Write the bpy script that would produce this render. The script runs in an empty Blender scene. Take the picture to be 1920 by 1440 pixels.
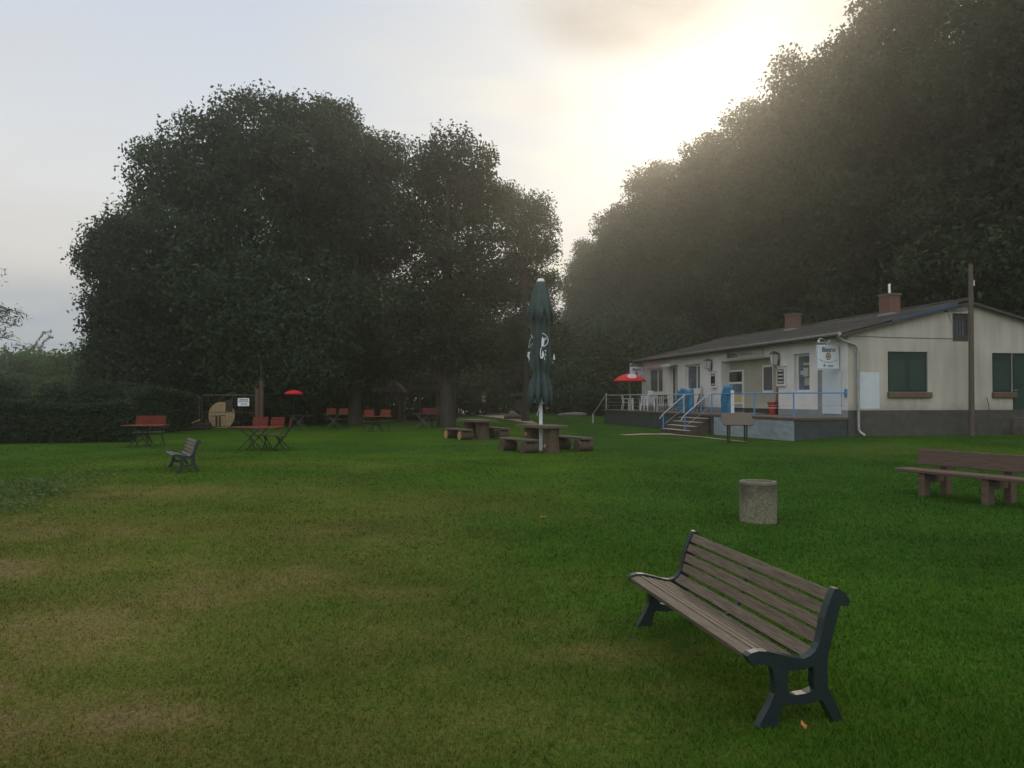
import bpy, math, random
import numpy as np
from mathutils import Vector, Matrix
from mathutils.geometry import tessellate_polygon

SC = bpy.context.scene
COL = SC.collection
F = 1442.0; EYE = 1.70; PITCH = math.atan(27/F)
R = math.radians
CP, SP = math.cos(PITCH), math.sin(PITCH)
random.seed(7)

# ------------------------------------------------------------------ camera geometry helpers
def ray(px, py):
    u = (px-960)/F; v = (720-py)/F
    y = CP - SP*v; z = SP + CP*v
    return u/y, z/y
def P(px, py, d):
    u, z = ray(px, py)
    return Vector((u*d, d, EYE+z*d))
def sst(a, b, x):
    t = np.clip((x-a)/(b-a), 0, 1); return t*t*(3-2*t)
def gz(x, y):
    return (0.10*sst(4, 20, y) + 0.10*sst(22, 45, y)
            + 0.25*sst(7.5, 12.5, x)*sst(19, 26, y))
def G(px, py):
    u, z = ray(px, py)
    d = 8.0
    for _ in range(60):
        d = 0.5*d + 0.5*min(140, (EYE-gz(u*d, d))/max(1e-4, -z))
    return Vector((u*d, d, float(gz(u*d, d))))
def gpt(x, y): return Vector((x, y, float(gz(x, y))))

# ------------------------------------------------------------------ mesh builder
class MB:
    def __init__(s): s.v=[]; s.f=[]; s.m=[]
    def add(s, vs, fs, m=0):
        b=len(s.v); s.v.extend([tuple(v) for v in vs])
        for f in fs: s.f.append([b+i for i in f]); s.m.append(m)
    def box(s, x0,x1,y0,y1,z0,z1, M=None, m=0):
        vs=[Vector((x,y,z)) for z in (z0,z1) for y in (y0,y1) for x in (x0,x1)]
        if M is not None: vs=[M@v for v in vs]
        s.add(vs,[(0,2,3,1),(4,5,7,6),(0,1,5,4),(2,6,7,3),(0,4,6,2),(1,3,7,5)],m)
    def quad(s,a,b,c,d,m=0): s.add([a,b,c,d],[(0,1,2,3)],m)
    def tube(s, pts, r, n=8, m=0, cap=True, squash=1.0):
        pts=[Vector(p) for p in pts]; k=len(pts)
        rs=r if isinstance(r,(list,tuple)) else [r]*k
        up=None; vs=[]
        for i,p in enumerate(pts):
            t=(pts[min(i+1,k-1)]-pts[max(i-1,0)])
            t=t.normalized() if t.length>1e-9 else Vector((0,0,1))
            if up is None:
                up=Vector((0,0,1)) if abs(t.z)<.9 else Vector((1,0,0))
            a=(up-t*up.dot(t))
            a=a.normalized() if a.length>1e-6 else t.orthogonal().normalized()
            up=a; b=t.cross(a)
            for j in range(n):
                th=2*math.pi*j/n
                vs.append(p+(a*math.cos(th)+b*math.sin(th)*squash)*rs[i])
        fs=[]
        for i in range(k-1):
            for j in range(n):
                j2=(j+1)%n
                fs.append((i*n+j,i*n+j2,(i+1)*n+j2,(i+1)*n+j))
        if cap:
            fs.append(tuple(range(n-1,-1,-1))); fs.append(tuple((k-1)*n+j for j in range(n)))
        s.add(vs,fs,m)
    def lathe(s, prof, n=24, c=(0,0,0), m=0, fn=None):
        vs=[]; c=Vector(c)
        for i,(r,z) in enumerate(prof):
            for j in range(n):
                th=2*math.pi*j/n
                rr=r if fn is None else fn(r,z,th)
                vs.append(c+Vector((rr*math.cos(th),rr*math.sin(th),z)))
        fs=[(i*n+j,i*n+(j+1)%n,(i+1)*n+(j+1)%n,(i+1)*n+j) for i in range(len(prof)-1) for j in range(n)]
        s.add(vs,fs,m)
    def prism(s, outer, holes, fmap, t0, t1, m=0):
        """outer/holes: lists of 2-D points; fmap(a,b,t) gives the 3-D point"""
        loops=[outer]+list(holes)
        flat=[p for l in loops for p in l]
        tris=tessellate_polygon([[Vector((p[0],p[1],0)) for p in l] for l in loops])
        n=len(flat)
        vs=[fmap(p[0],p[1],t0) for p in flat]+[fmap(p[0],p[1],t1) for p in flat]
        fs=[tuple(t) for t in tris]+[tuple(n+i for i in reversed(t)) for t in tris]
        b=0
        for l in loops:
            k=len(l)
            for i in range(k):
                j=(i+1)%k; fs.append((b+i,b+j,n+b+j,n+b+i))
            b+=k
        s.add(vs,fs,m)
    def text(s, body, size, M, ext=0.004, m=0, width=None):
        cu=bpy.data.curves.new('lettering','FONT'); cu.body=body; cu.size=size
        cu.align_x='CENTER'; cu.align_y='CENTER'; cu.extrude=ext; cu.offset=size*.022; cu.resolution_u=3
        o=bpy.data.objects.new('lettering',cu); COL.objects.link(o)
        dg=bpy.context.evaluated_depsgraph_get(); ev=o.evaluated_get(dg); me=ev.to_mesh()
        vs=[v.co.copy() for v in me.vertices]; fs=[tuple(p.vertices) for p in me.polygons]
        ev.to_mesh_clear(); bpy.data.objects.remove(o); bpy.data.curves.remove(cu)
        if width and vs:
            w=max(v.x for v in vs)-min(v.x for v in vs)
            for v in vs: v.x*=width/w
        s.add([M@v for v in vs],fs,m)
    def build(s, name, mats, parent=None, smooth=False, bevel=0, seg=2, label=None):
        me=bpy.data.meshes.new(name)
        me.from_pydata(s.v,[],s.f)
        if not isinstance(mats,(list,tuple)): mats=[mats]
        for mt in mats: me.materials.append(mt)
        if len(mats)>1: me.polygons.foreach_set('material_index',s.m)
        me.validate(); 
        import bmesh
        bm=bmesh.new(); bm.from_mesh(me); bmesh.ops.recalc_face_normals(bm,faces=bm.faces); bm.to_mesh(me); bm.free()
        if smooth:
            me.polygons.foreach_set('use_smooth',[True]*len(me.polygons))
            if smooth!='full': me.set_sharp_from_angle(angle=R(40))
        me.update()
        o=bpy.data.objects.new(name,me); COL.objects.link(o)
        if parent is not None: o.parent=parent
        if bevel:
            md=o.modifiers.new('edge_rounding','BEVEL'); md.width=bevel; md.segments=seg; md.limit_method='ANGLE'; md.angle_limit=R(40)
        if label: o['label']=label
        return o

def thing(name,label,cat,loc=(0,0,0),rz=0,group=None):
    o=bpy.data.objects.new(name,None); COL.objects.link(o)
    o.empty_display_size=.2
    o.location=loc; o.rotation_euler=(0,0,rz); o['label']=label; o['category']=cat
    if group: o['group']=group
    return o
def tag(o,label,cat,group=None):
    o['label']=label; o['category']=cat
    if group: o['group']=group
    return o
def kind(o,k): o['kind']=k; return o
def dup(root,label,loc,rz=0,scale=None,group=None):
    r=root.copy(); COL.objects.link(r); r.location=loc; r.rotation_euler=(0,0,rz); r['label']=label
    if scale: r.scale=scale
    if group: r['group']=group
    for ch in list(root.children):
        c=ch.copy(); COL.objects.link(c); c.parent=r
        for g in list(ch.children):
            d=g.copy(); COL.objects.link(d); d.parent=c
    return r

# ------------------------------------------------------------------ materials
def nt(m):
    m.use_nodes=True; t=m.node_tree; t.nodes.clear(); return t
def mat(name,col,rough=.7,var=.25,scale=6.0,stretch=(1,1,1),bump=0.0,bscale=None,metal=0.0,spec=.3,col2=None,obj=True,detail=6):
    m=bpy.data.materials.new(name); t=nt(m); N=t.nodes; L=t.links
    out=N.new('ShaderNodeOutputMaterial'); b=N.new('ShaderNodeBsdfPrincipled'); L.new(b.outputs[0],out.inputs[0])
    b.inputs['Roughness'].default_value=rough; b.inputs['Metallic'].default_value=metal; b.inputs['Specular IOR Level'].default_value=spec
    tc=N.new('ShaderNodeTexCoord'); mp=N.new('ShaderNodeMapping'); mp.inputs['Scale'].default_value=stretch
    L.new(tc.outputs['Object'],mp.inputs[0])
    n=N.new('ShaderNodeTexNoise'); n.inputs['Scale'].default_value=scale; n.inputs['Detail'].default_value=detail; n.inputs['Roughness'].default_value=.6
    L.new(mp.outputs[0],n.inputs['Vector'])
    rp=N.new('ShaderNodeValToRGB'); rp.color_ramp.elements[0].position=.3; rp.color_ramp.elements[1].position=.7
    c=col; d=col2 or tuple(x*(1-var) for x in c)
    e=c if col2 else tuple(min(1,x*(1+var*.6)) for x in c)
    rp.color_ramp.elements[0].color=(*d,1); rp.color_ramp.elements[1].color=(*e,1)
    L.new(n.outputs['Fac'],rp.inputs[0]); L.new(rp.outputs[0],b.inputs['Base Color'])
    if bump:
        n2=N.new('ShaderNodeTexNoise'); n2.inputs['Scale'].default_value=bscale or scale*4; n2.inputs['Detail'].default_value=8
        L.new(mp.outputs[0],n2.inputs['Vector'])
        bp=N.new('ShaderNodeBump'); bp.inputs['Strength'].default_value=bump; bp.inputs['Distance'].default_value=.02
        L.new(n2.outputs['Fac'],bp.inputs['Height']); L.new(bp.outputs[0],b.inputs['Normal'])
    return m
def leafmat(name,c1,c2,trans=.35):
    m=bpy.data.materials.new(name); t=nt(m); N=t.nodes; L=t.links
    out=N.new('ShaderNodeOutputMaterial')
    geo=N.new('ShaderNodeNewGeometry'); oi=N.new('ShaderNodeObjectInfo')
    n=N.new('ShaderNodeTexNoise'); n.inputs['Scale'].default_value=.55; n.inputs['Detail'].default_value=3
    L.new(geo.outputs['Position'],n.inputs['Vector'])
    a=N.new('ShaderNodeMath'); a.operation='MULTIPLY_ADD'; a.inputs[1].default_value=.45
    L.new(geo.outputs['Random Per Island'],a.inputs[0])
    s2=N.new('ShaderNodeMath'); s2.operation='MULTIPLY'; s2.inputs[1].default_value=.75
    L.new(n.outputs['Fac'],s2.inputs[0]); L.new(s2.outputs[0],a.inputs[2])
    rp=N.new('ShaderNodeValToRGB'); rp.color_ramp.elements[0].position=.2; rp.color_ramp.elements[1].position=.85
    rp.color_ramp.elements[0].color=(*c1,1); rp.color_ramp.elements[1].color=(*c2,1)
    L.new(a.outputs[0],rp.inputs[0])
    hs=N.new('ShaderNodeHueSaturation'); 
    mr=N.new('ShaderNodeMapRange'); mr.inputs['To Min'].default_value=.75; mr.inputs['To Max'].default_value=1.25
    L.new(oi.outputs['Random'],mr.inputs[0]); L.new(mr.outputs[0],hs.inputs['Value']); L.new(rp.outputs[0],hs.inputs['Color'])
    d=N.new('ShaderNodeBsdfPrincipled'); d.inputs['Roughness'].default_value=.7; d.inputs['Specular IOR Level'].default_value=.07
    tr=N.new('ShaderNodeBsdfTranslucent'); mx=N.new('ShaderNodeMixShader'); mx.inputs[0].default_value=trans
    L.new(hs.outputs[0],d.inputs['Base Color']); L.new(hs.outputs[0],tr.inputs['Color'])
    L.new(d.outputs[0],mx.inputs[1]); L.new(tr.outputs[0],mx.inputs[2]); L.new(mx.outputs[0],out.inputs[0])
    return m

M={}
M['bark']=mat('bark',(.055,.045,.035),.9,.4,8,(1,1,.25),bump=.8,bscale=18)
M['leaf_oak']=leafmat('oak_leaves',(.024,.044,.020),(.042,.070,.030),.2)
M['leaf_mid']=leafmat('mixed_leaves',(.027,.045,.022),(.048,.072,.034),.22)
M['leaf_forest']=leafmat('forest_leaves',(.018,.034,.013),(.046,.066,.026),.25)
M['leaf_hedge']=leafmat('hedge_leaves',(.018,.036,.016),(.044,.070,.032))
M['leaf_light']=leafmat('meadow_tree_leaves',(.030,.066,.020),(.075,.125,.040))
M['leaf_willow']=leafmat('willow_leaves',(.030,.045,.025),(.06,.085,.045))
M['weed']=leafmat('weed_leaves',(.06,.11,.025),(.12,.17,.05))
M['iron']=mat('dark_green_cast_iron',(.012,.023,.022),.42,.25,14,bump=.08,bscale=60,spec=.5)
M['slat']=mat('weathered_bench_wood',(.140,.105,.070),.7,.55,5,(1.2,22,22),bump=.3,bscale=16)
def boards(m,lo,hi):
    t=m.node_tree; N=t.nodes; L=t.links; b=[n for n in N if n.type=='BSDF_PRINCIPLED'][0]; src=b.inputs['Base Color'].links[0].from_socket
    g=N.new('ShaderNodeNewGeometry'); mr=N.new('ShaderNodeMapRange'); mr.inputs['To Min'].default_value=lo; mr.inputs['To Max'].default_value=hi; L.new(g.outputs['Random Per Island'],mr.inputs[0])
    h=N.new('ShaderNodeHueSaturation'); L.new(src,h.inputs['Color']); L.new(mr.outputs[0],h.inputs['Value']); L.new(h.outputs[0],b.inputs['Base Color'])
boards(M['slat'],.78,1.18)
M['brownwood']=mat('brown_stained_wood',(.112,.074,.052),.7,.4,4,(1,14,14),bump=.25,bscale=10)
M['plankwood']=mat('old_grey_plank',(.115,.090,.068),.8,.4,4,(1,12,12),bump=.4,bscale=8)
M['logwood']=mat('log_bark',(.090,.062,.042),.9,.45,7,(3,3,1),bump=.8,bscale=12)
M['endgrain']=mat('cut_log_end',(.42,.235,.11),.8,.35,7,bump=.3)
M['concrete']=mat('exposed_aggregate_concrete',(.215,.195,.130),.9,.6,34,bump=.8,bscale=90,detail=10)
M['concrete_rim']=mat('bin_rim',(.16,.14,.105),.8,.3,20)
M['orange']=mat('orange_painted_slats',(.165,.028,.017),.75,.25,5,(1,10,10),bump=.1)
M['blackmetal']=mat('black_metal_legs',(.012,.014,.013),.5,.2,10)
M['palemetal']=mat('pale_metal_legs',(.11,.115,.10),.7,.2,10)
M['darktable']=mat('dark_table_board',(.035,.030,.022),.7,.3,5)
M['canvas_green']=mat('dark_green_canvas',(.036,.062,.058),.85,.25,3,bump=.15,bscale=40)
M['white']=mat('white_plastic',(.72,.73,.74),.45,.06,5)
M['polewhite']=mat('white_parasol_pole',(.66,.68,.70),.4,.06,6)
M['print']=mat('pale_canvas_print',(.68,.70,.70),.8,.05,5)
M['red']=mat('red_parasol_cloth',(.55,.018,.022),.75,.12,3)
M['redplastic']=mat('red_plastic',(.38,.03,.022),.5,.12,3)
M['blue']=mat('blue_tarpaulin',(.035,.17,.30),.45,.25,4,bump=.5,bscale=9)
M['bluerail']=mat('blue_painted_steel',(.085,.24,.50),.4,.2,12)
M['greyrail']=mat('worn_steel_rail',(.38,.42,.48),.35,.3,20,metal=.5)
M['palerail']=mat('pale_wood_rail',(.40,.38,.34),.7,.2,10)
M['fencemetal']=mat('rusty_fence_tube',(.10,.072,.058),.6,.35,10)
M['signwhite']=mat('white_sign_board',(.55,.60,.62),.45,.05,3)
M['signcream']=mat('cream_sign_board',(.40,.38,.34),.6,.08,3)
M['notice']=mat('white_notice_sheet',(.85,.86,.85),.6,.04,3)
M['ink']=mat('black_lettering',(.012,.014,.02),.6,.05,3)
M['greyink']=mat('grey_lettering',(.10,.10,.095),.7,.05,3)
M['gold']=mat('gold_emblem',(.50,.36,.13),.45,.15,20)
M['brownsq']=mat('brown_mark',(.16,.10,.09),.6,.1,9)
M['lampglass']=mat('milky_lamp_glass',(.50,.51,.48),.35,.05,5)
M['lampmetal']=mat('grey_lamp_metal',(.12,.115,.10),.5,.2,8)
M['chrome']=mat('bare_steel',(.75,.75,.73),.25,.05,8,metal=.8)
M['zinc']=mat('zinc_sheet',(.34,.34,.32),.42,.25,6,metal=.6)
M['green_paint']=mat('dark_green_shutter_paint',(.010,.030,.023),.5,.2,3,(1,1,1))
M['green_panel']=mat('green_shutter_panel',(.022,.045,.034),.5,.15,3)
M['sillbrown']=mat('brown_tile_sill',(.125,.082,.048),.6,.25,6)
M['glass']=mat('dark_window_glass',(.030,.032,.032),.08,.4,1.2,spec=.6)
M['glassblue']=mat('bluish_window_glass',(.10,.135,.16),.12,.35,1.5,spec=.6)
M['curtain']=mat('curtained_window_glass',(.115,.115,.11),.25,.3,6,(6,6,.4),spec=.5)
M['frame']=mat('white_window_frame',(.62,.61,.58),.45,.06,4)
M['plinth']=mat('dark_plinth_render',(.075,.070,.060),.9,.3,3,bump=.4,bscale=30)
M['greyplinth']=mat('grey_plinth_paint',(.235,.245,.25),.85,.15,3,bump=.2,bscale=30)
M['deckside']=mat('dark_terrace_wall',(.050,.060,.056),.9,.35,2,bump=.4,bscale=20)
M['bluepanel']=mat('blue_grey_terrace_wall',(.26,.295,.315),.8,.25,2.5,(1,1,2.5),bump=.2)
M['deckfloor']=mat('terrace_slabs',(.135,.118,.095),.9,.3,4,bump=.3)
M['deckedge']=mat('terrace_edge',(.10,.065,.045),.85,.35,5,bump=.3)
M['tread']=mat('pale_step_edge',(.36,.31,.24),.85,.25,6,bump=.3)
M['stepside']=mat('brown_step_stone',(.080,.058,.044),.9,.35,5,bump=.4)
M['brick']=None
M['sheetblue']=mat('blue_verge_sheet',(.045,.075,.14),.4,.3,3)
M['verge']=mat('dark_verge_board',(.055,.050,.044),.7,.3,5)
M['soffit']=mat('dark_soffit_boards',(.085,.078,.062),.8,.25,5)
M['polewood']=mat('grey_timber_pole',(.105,.085,.062),.85,.35,6,(6,6,.6),bump=.4)
M['postwood']=mat('reddish_post_wood',(.10,.060,.042),.85,.35,6,(6,6,.6),bump=.4)
M['hutwood']=mat('dark_hut_timber',(.055,.046,.035),1.0,.3,5,spec=0.0)
M['hutroof']=mat('dark_hut_roof',(.075,.062,.054),1.0,.3,5,spec=0.0)
M['drum']=mat('pale_drum_boards',(.42,.30,.15),.8,.25,4,(10,10,.8),bump=.2)
M['darkplastic']=mat('dark_plastic_chair',(.025,.026,.028),.45,.1,5)
M['stone']=mat('field_stone',(.16,.14,.11),.9,.35,4,bump=.7,bscale=8)
M['sand']=mat('sandy_track',(.30,.225,.145),.95,.35,1.2,bump=.5,bscale=30)
M['dryleaf']=mat('orange_dry_leaf',(.45,.17,.05),.7,.3,30)
M['beige']=mat('beige_cloth',(.33,.31,.25),.85,.1,5)
M['rust']=mat('rust_brown_board',(.16,.08,.05),.7,.2,5)
M['ash']=mat('pale_patch',(.54,.58,.58),.85,.10,3)

def brickmat(name,c1,c2,mortar):
    m=bpy.data.materials.new(name); t=nt(m); N=t.nodes; L=t.links
    out=N.new('ShaderNodeOutputMaterial'); b=N.new('ShaderNodeBsdfPrincipled'); L.new(b.outputs[0],out.inputs[0]); b.inputs['Roughness'].default_value=.9
    tc=N.new('ShaderNodeTexCoord'); mp=N.new('ShaderNodeMapping'); mp.inputs['Rotation'].default_value=(R(90),0,0)
    br=N.new('ShaderNodeTexBrick'); br.inputs['Scale'].default_value=3.2; br.inputs['Color1'].default_value=(*c1,1); br.inputs['Color2'].default_value=(*c2,1); br.inputs['Mortar'].default_value=(*mortar,1); br.inputs['Mortar Size'].default_value=.018
    L.new(tc.outputs['Object'],mp.inputs[0]); L.new(mp.outputs[0],br.inputs['Vector']); L.new(br.outputs['Color'],b.inputs['Base Color'])
    return m
M['brick']=brickmat('chimney_brick',(.17,.082,.050),(.125,.062,.040),(.12,.10,.08))

def wallmat():
    m=bpy.data.materials.new('white_render'); t=nt(m); N=t.nodes; L=t.links
    out=N.new('ShaderNodeOutputMaterial'); b=N.new('ShaderNodeBsdfPrincipled'); L.new(b.outputs[0],out.inputs[0]); b.inputs['Roughness'].default_value=.9; b.inputs['Specular IOR Level'].default_value=.2
    tc=N.new('ShaderNodeTexCoord')
    n=N.new('ShaderNodeTexNoise'); n.inputs['Scale'].default_value=.5; n.inputs['Detail'].default_value=5
    mp=N.new('ShaderNodeMapping'); mp.inputs['Scale'].default_value=(3,3,.35)
    n2=N.new('ShaderNodeTexNoise'); n2.inputs['Scale'].default_value=1.2; n2.inputs['Detail'].default_value=6
    L.new(tc.outputs['Object'],n.inputs['Vector']); L.new(tc.outputs['Object'],mp.inputs[0]); L.new(mp.outputs[0],n2.inputs['Vector'])
    a=N.new('ShaderNodeMath'); a.operation='ADD'; L.new(n.outputs['Fac'],a.inputs[0]); L.new(n2.outputs['Fac'],a.inputs[1])
    mr=N.new('ShaderNodeMapRange'); mr.inputs['From Min'].default_value=.75; mr.inputs['From Max'].default_value=1.25; L.new(a.outputs[0],mr.inputs[0])
    rp=N.new('ShaderNodeValToRGB'); rp.color_ramp.elements[0].color=(.37,.33,.265,1); rp.color_ramp.elements[1].color=(.49,.45,.375,1)
    L.new(mr.outputs[0],rp.inputs[0])
    sp=N.new('ShaderNodeSeparateXYZ'); L.new(tc.outputs['Object'],sp.inputs[0])
    n4=N.new('ShaderNodeTexNoise'); n4.inputs['Scale'].default_value=2.6; n4.inputs['Detail'].default_value=7; L.new(tc.outputs['Object'],n4.inputs['Vector'])
    ma=N.new('ShaderNodeMath'); ma.operation='MULTIPLY_ADD'; ma.inputs[1].default_value=-1.3; L.new(sp.outputs['Z'],ma.inputs[0]); ma.inputs[2].default_value=1.75
    mb2=N.new('ShaderNodeMath'); mb2.operation='ADD'; L.new(ma.outputs[0],mb2.inputs[0]); L.new(n4.outputs['Fac'],mb2.inputs[1])
    mr2=N.new('ShaderNodeMapRange'); mr2.inputs['From Min'].default_value=.15; mr2.inputs['From Max'].default_value=.75; mr2.inputs['To Max'].default_value=.6; L.new(mb2.outputs[0],mr2.inputs[0])
    mx=N.new('ShaderNodeMix'); mx.data_type='RGBA'; L.new(mr2.outputs[0],mx.inputs[0]); L.new(rp.outputs[0],mx.inputs[6]); mx.inputs[7].default_value=(.24,.215,.17,1); L.new(mx.outputs[2],b.inputs['Base Color'])
    n3=N.new('ShaderNodeTexNoise'); n3.inputs['Scale'].default_value=60; n3.inputs['Detail'].default_value=4; L.new(tc.outputs['Object'],n3.inputs['Vector'])
    bp=N.new('ShaderNodeBump'); bp.inputs['Strength'].default_value=.25; bp.inputs['Distance'].default_value=.01; L.new(n3.outputs['Fac'],bp.inputs['Height']); L.new(bp.outputs[0],b.inputs['Normal'])
    return m
M['wall']=wallmat()
M['wallfront']=mat('white_front_render',(.66,.63,.58),.9,.12,1.0,bump=.2,bscale=60)

def roofmat():
    m=mat('corrugated_roof_sheet',(.075,.067,.058),.85,.35,1.4,(1,1,1),bump=.2,bscale=25,col2=(.036,.035,.030),spec=.1)
    return m
M['roof']=roofmat()

# ------------------------------------------------------------------ numpy value noise (world metres)
_rs=np.random.RandomState(3)
_tab=_rs.rand(256,256)
def vnoise(x,y,s):
    x=np.asarray(x)*s+50.3; y=np.asarray(y)*s+17.7
    xi=np.floor(x).astype(int); yi=np.floor(y).astype(int); fx=x-xi; fy=y-yi
    fx=fx*fx*(3-2*fx); fy=fy*fy*(3-2*fy)
    g=lambda a,b:_tab[a%256,b%256]
    return (g(xi,yi)*(1-fx)+g(xi+1,yi)*fx)*(1-fy)+(g(xi,yi+1)*(1-fx)+g(xi+1,yi+1)*fx)*fy
def fbm(x,y,s): return .5*vnoise(x,y,s)+.27*vnoise(x,y,s*2.1)+.15*vnoise(x,y,s*4.3)+.08*vnoise(x,y,s*9)
# worn, dry places in the lawn: (px,py, radius along x, radius along y, strength)
DRY=[]
for px,py,rx,ry,k in [(250,1385,1.2,.55,.75),(720,1340,1.2,.5,.55),(120,1180,1.5,.9,.55),(420,1080,2.2,1.2,.45),(760,1200,1.3,.7,.45),(1010,1330,.7,.4,.5),(330,985,2.6,.9,.5),(330,1345,.55,.35,1.0),(240,1300,.5,.3,.6),(430,925,3.0,.9,.7),(250,915,2.0,.6,.6),(10,1060,.5,.5,1.0),(0,1285,.45,.3,.8),
        (690,1110,.8,.3,.7),(1140,1225,.55,.28,.8),(1240,1290,.35,.2,.6),(880,1260,.9,.4,.5),(640,1180,1.2,.6,.3),(560,1000,2.2,1.4,.45),(750,950,2.5,1.4,.45),
        (1640,845,2.2,.8,.5),(470,870,3.0,1.0,.4),(1045,1170,.6,.4,.4),(600,1400,.8,.3,.5),(60,1000,.6,.5,.7)]:
    g=G(px,py); DRY.append((g.x,g.y,rx,ry,k))
def dryness(x,y):
    d=np.zeros_like(x)
    wx=(vnoise(x,y,.9)-.5)*1.0; wy=(vnoise(x+40,y+9,.9)-.5)*1.0
    for cx,cy,rx,ry,k in DRY:
        q=((x+wx*rx*.9-cx)/rx)**2+((y+wy*ry*.9-cy)/ry)**2
        d=np.maximum(d,k*np.exp(-q*.7))
    base=np.clip((fbm(x,y,.35)-.42)*1.6,0,1)*.85*np.clip(.8-(x+1.0)/4.0,.10,1)*np.clip(1.25-(y-14)/10,.25,1)
    side=(1-sst(-2.2,1.6,x+.12*(y-6)+(vnoise(x+5,y+2,.3)-.5)*2.2))*(1-sst(6,18,y+(vnoise(x+15,y+2,.2)-.5)*9))
    d=np.clip(d*(.30+.75*fbm(x,y,2.2))+base*.55+side*(.05+.48*fbm(x+31,y+11,.9)),0,1)
    return d
def lush(x,y): return np.clip((fbm(x+90,y+31,.22)-.35)*2.0+np.clip((x-1.2)/5,0,.5),0,1)

# ------------------------------------------------------------------ ground
def ground():
    def axis(a,b,fine,lo,hi):
        xs=[lo]; x=lo
        while x<hi:
            dd=0 if a<=x<=b else min(abs(x-a),abs(x-b))
            x+=fine+dd*.10; xs.append(x)
        return np.array(xs)
    xs=np.concatenate([-axis(0,5,.10,0,230)[::-1],axis(0,5,.10,0,230)[1:]])
    ys=axis(2,14,.10,-40,330)
    X,Y=np.meshgrid(xs,ys); x=X.ravel(); y=Y.ravel()
    near=np.exp(-np.maximum(0,y-10)/10)
    z=gz(x,y)+(fbm(x,y,1.3)-.5)*.035*near+(fbm(x+7,y+3,.12)-.5)*.03*np.clip((60-y)/40,0,1)*np.clip((y-12)/10,0,1)
    nx,ny=len(xs),len(ys)
    me=bpy.data.meshes.new('lawn')
    v=np.stack([x,y,z],1).astype(np.float32)
    i=np.arange((nx-1)*(ny-1)); r=i//(nx-1); c=i%(nx-1); a=r*nx+c
    f=np.stack([a,a+1,a+nx+1,a+nx],1).astype(np.int32)
    me.vertices.add(len(v)); me.vertices.foreach_set('co',v.ravel())
    me.loops.add(f.size); me.loops.foreach_set('vertex_index',f.ravel())
    me.polygons.add(len(f)); me.polygons.foreach_set('loop_start',np.arange(0,f.size,4,dtype=np.int32))
    me.update(calc_edges=True)
    me.polygons.foreach_set('use_smooth',[True]*len(f))
    at=me.attributes.new('dry','FLOAT','POINT'); at.data.foreach_set('value',dryness(x,y).astype(np.float32))
    at=me.attributes.new('lush','FLOAT','POINT'); at.data.foreach_set('value',lush(x,y).astype(np.float32))
    m=bpy.data.materials.new('lawn_turf'); t=nt(m); N=t.nodes; L=t.links
    out=N.new('ShaderNodeOutputMaterial'); b=N.new('ShaderNodeBsdfPrincipled'); L.new(b.outputs[0],out.inputs[0]); b.inputs['Roughness'].default_value=.95; b.inputs['Specular IOR Level'].default_value=.02
    lawncolor(N,L,b,ground=True)
    me.materials.append(m)
    o=bpy.data.objects.new('lawn',me); COL.objects.link(o); kind(o,'structure'); o['label']='wide mown lawn with dry brownish patches'
    return o
GREEN1=(.045,.094,.007); GREEN2=(.028,.073,.008); DRYC=(.130,.106,.030); SOIL=(.150,.115,.054)
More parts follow.
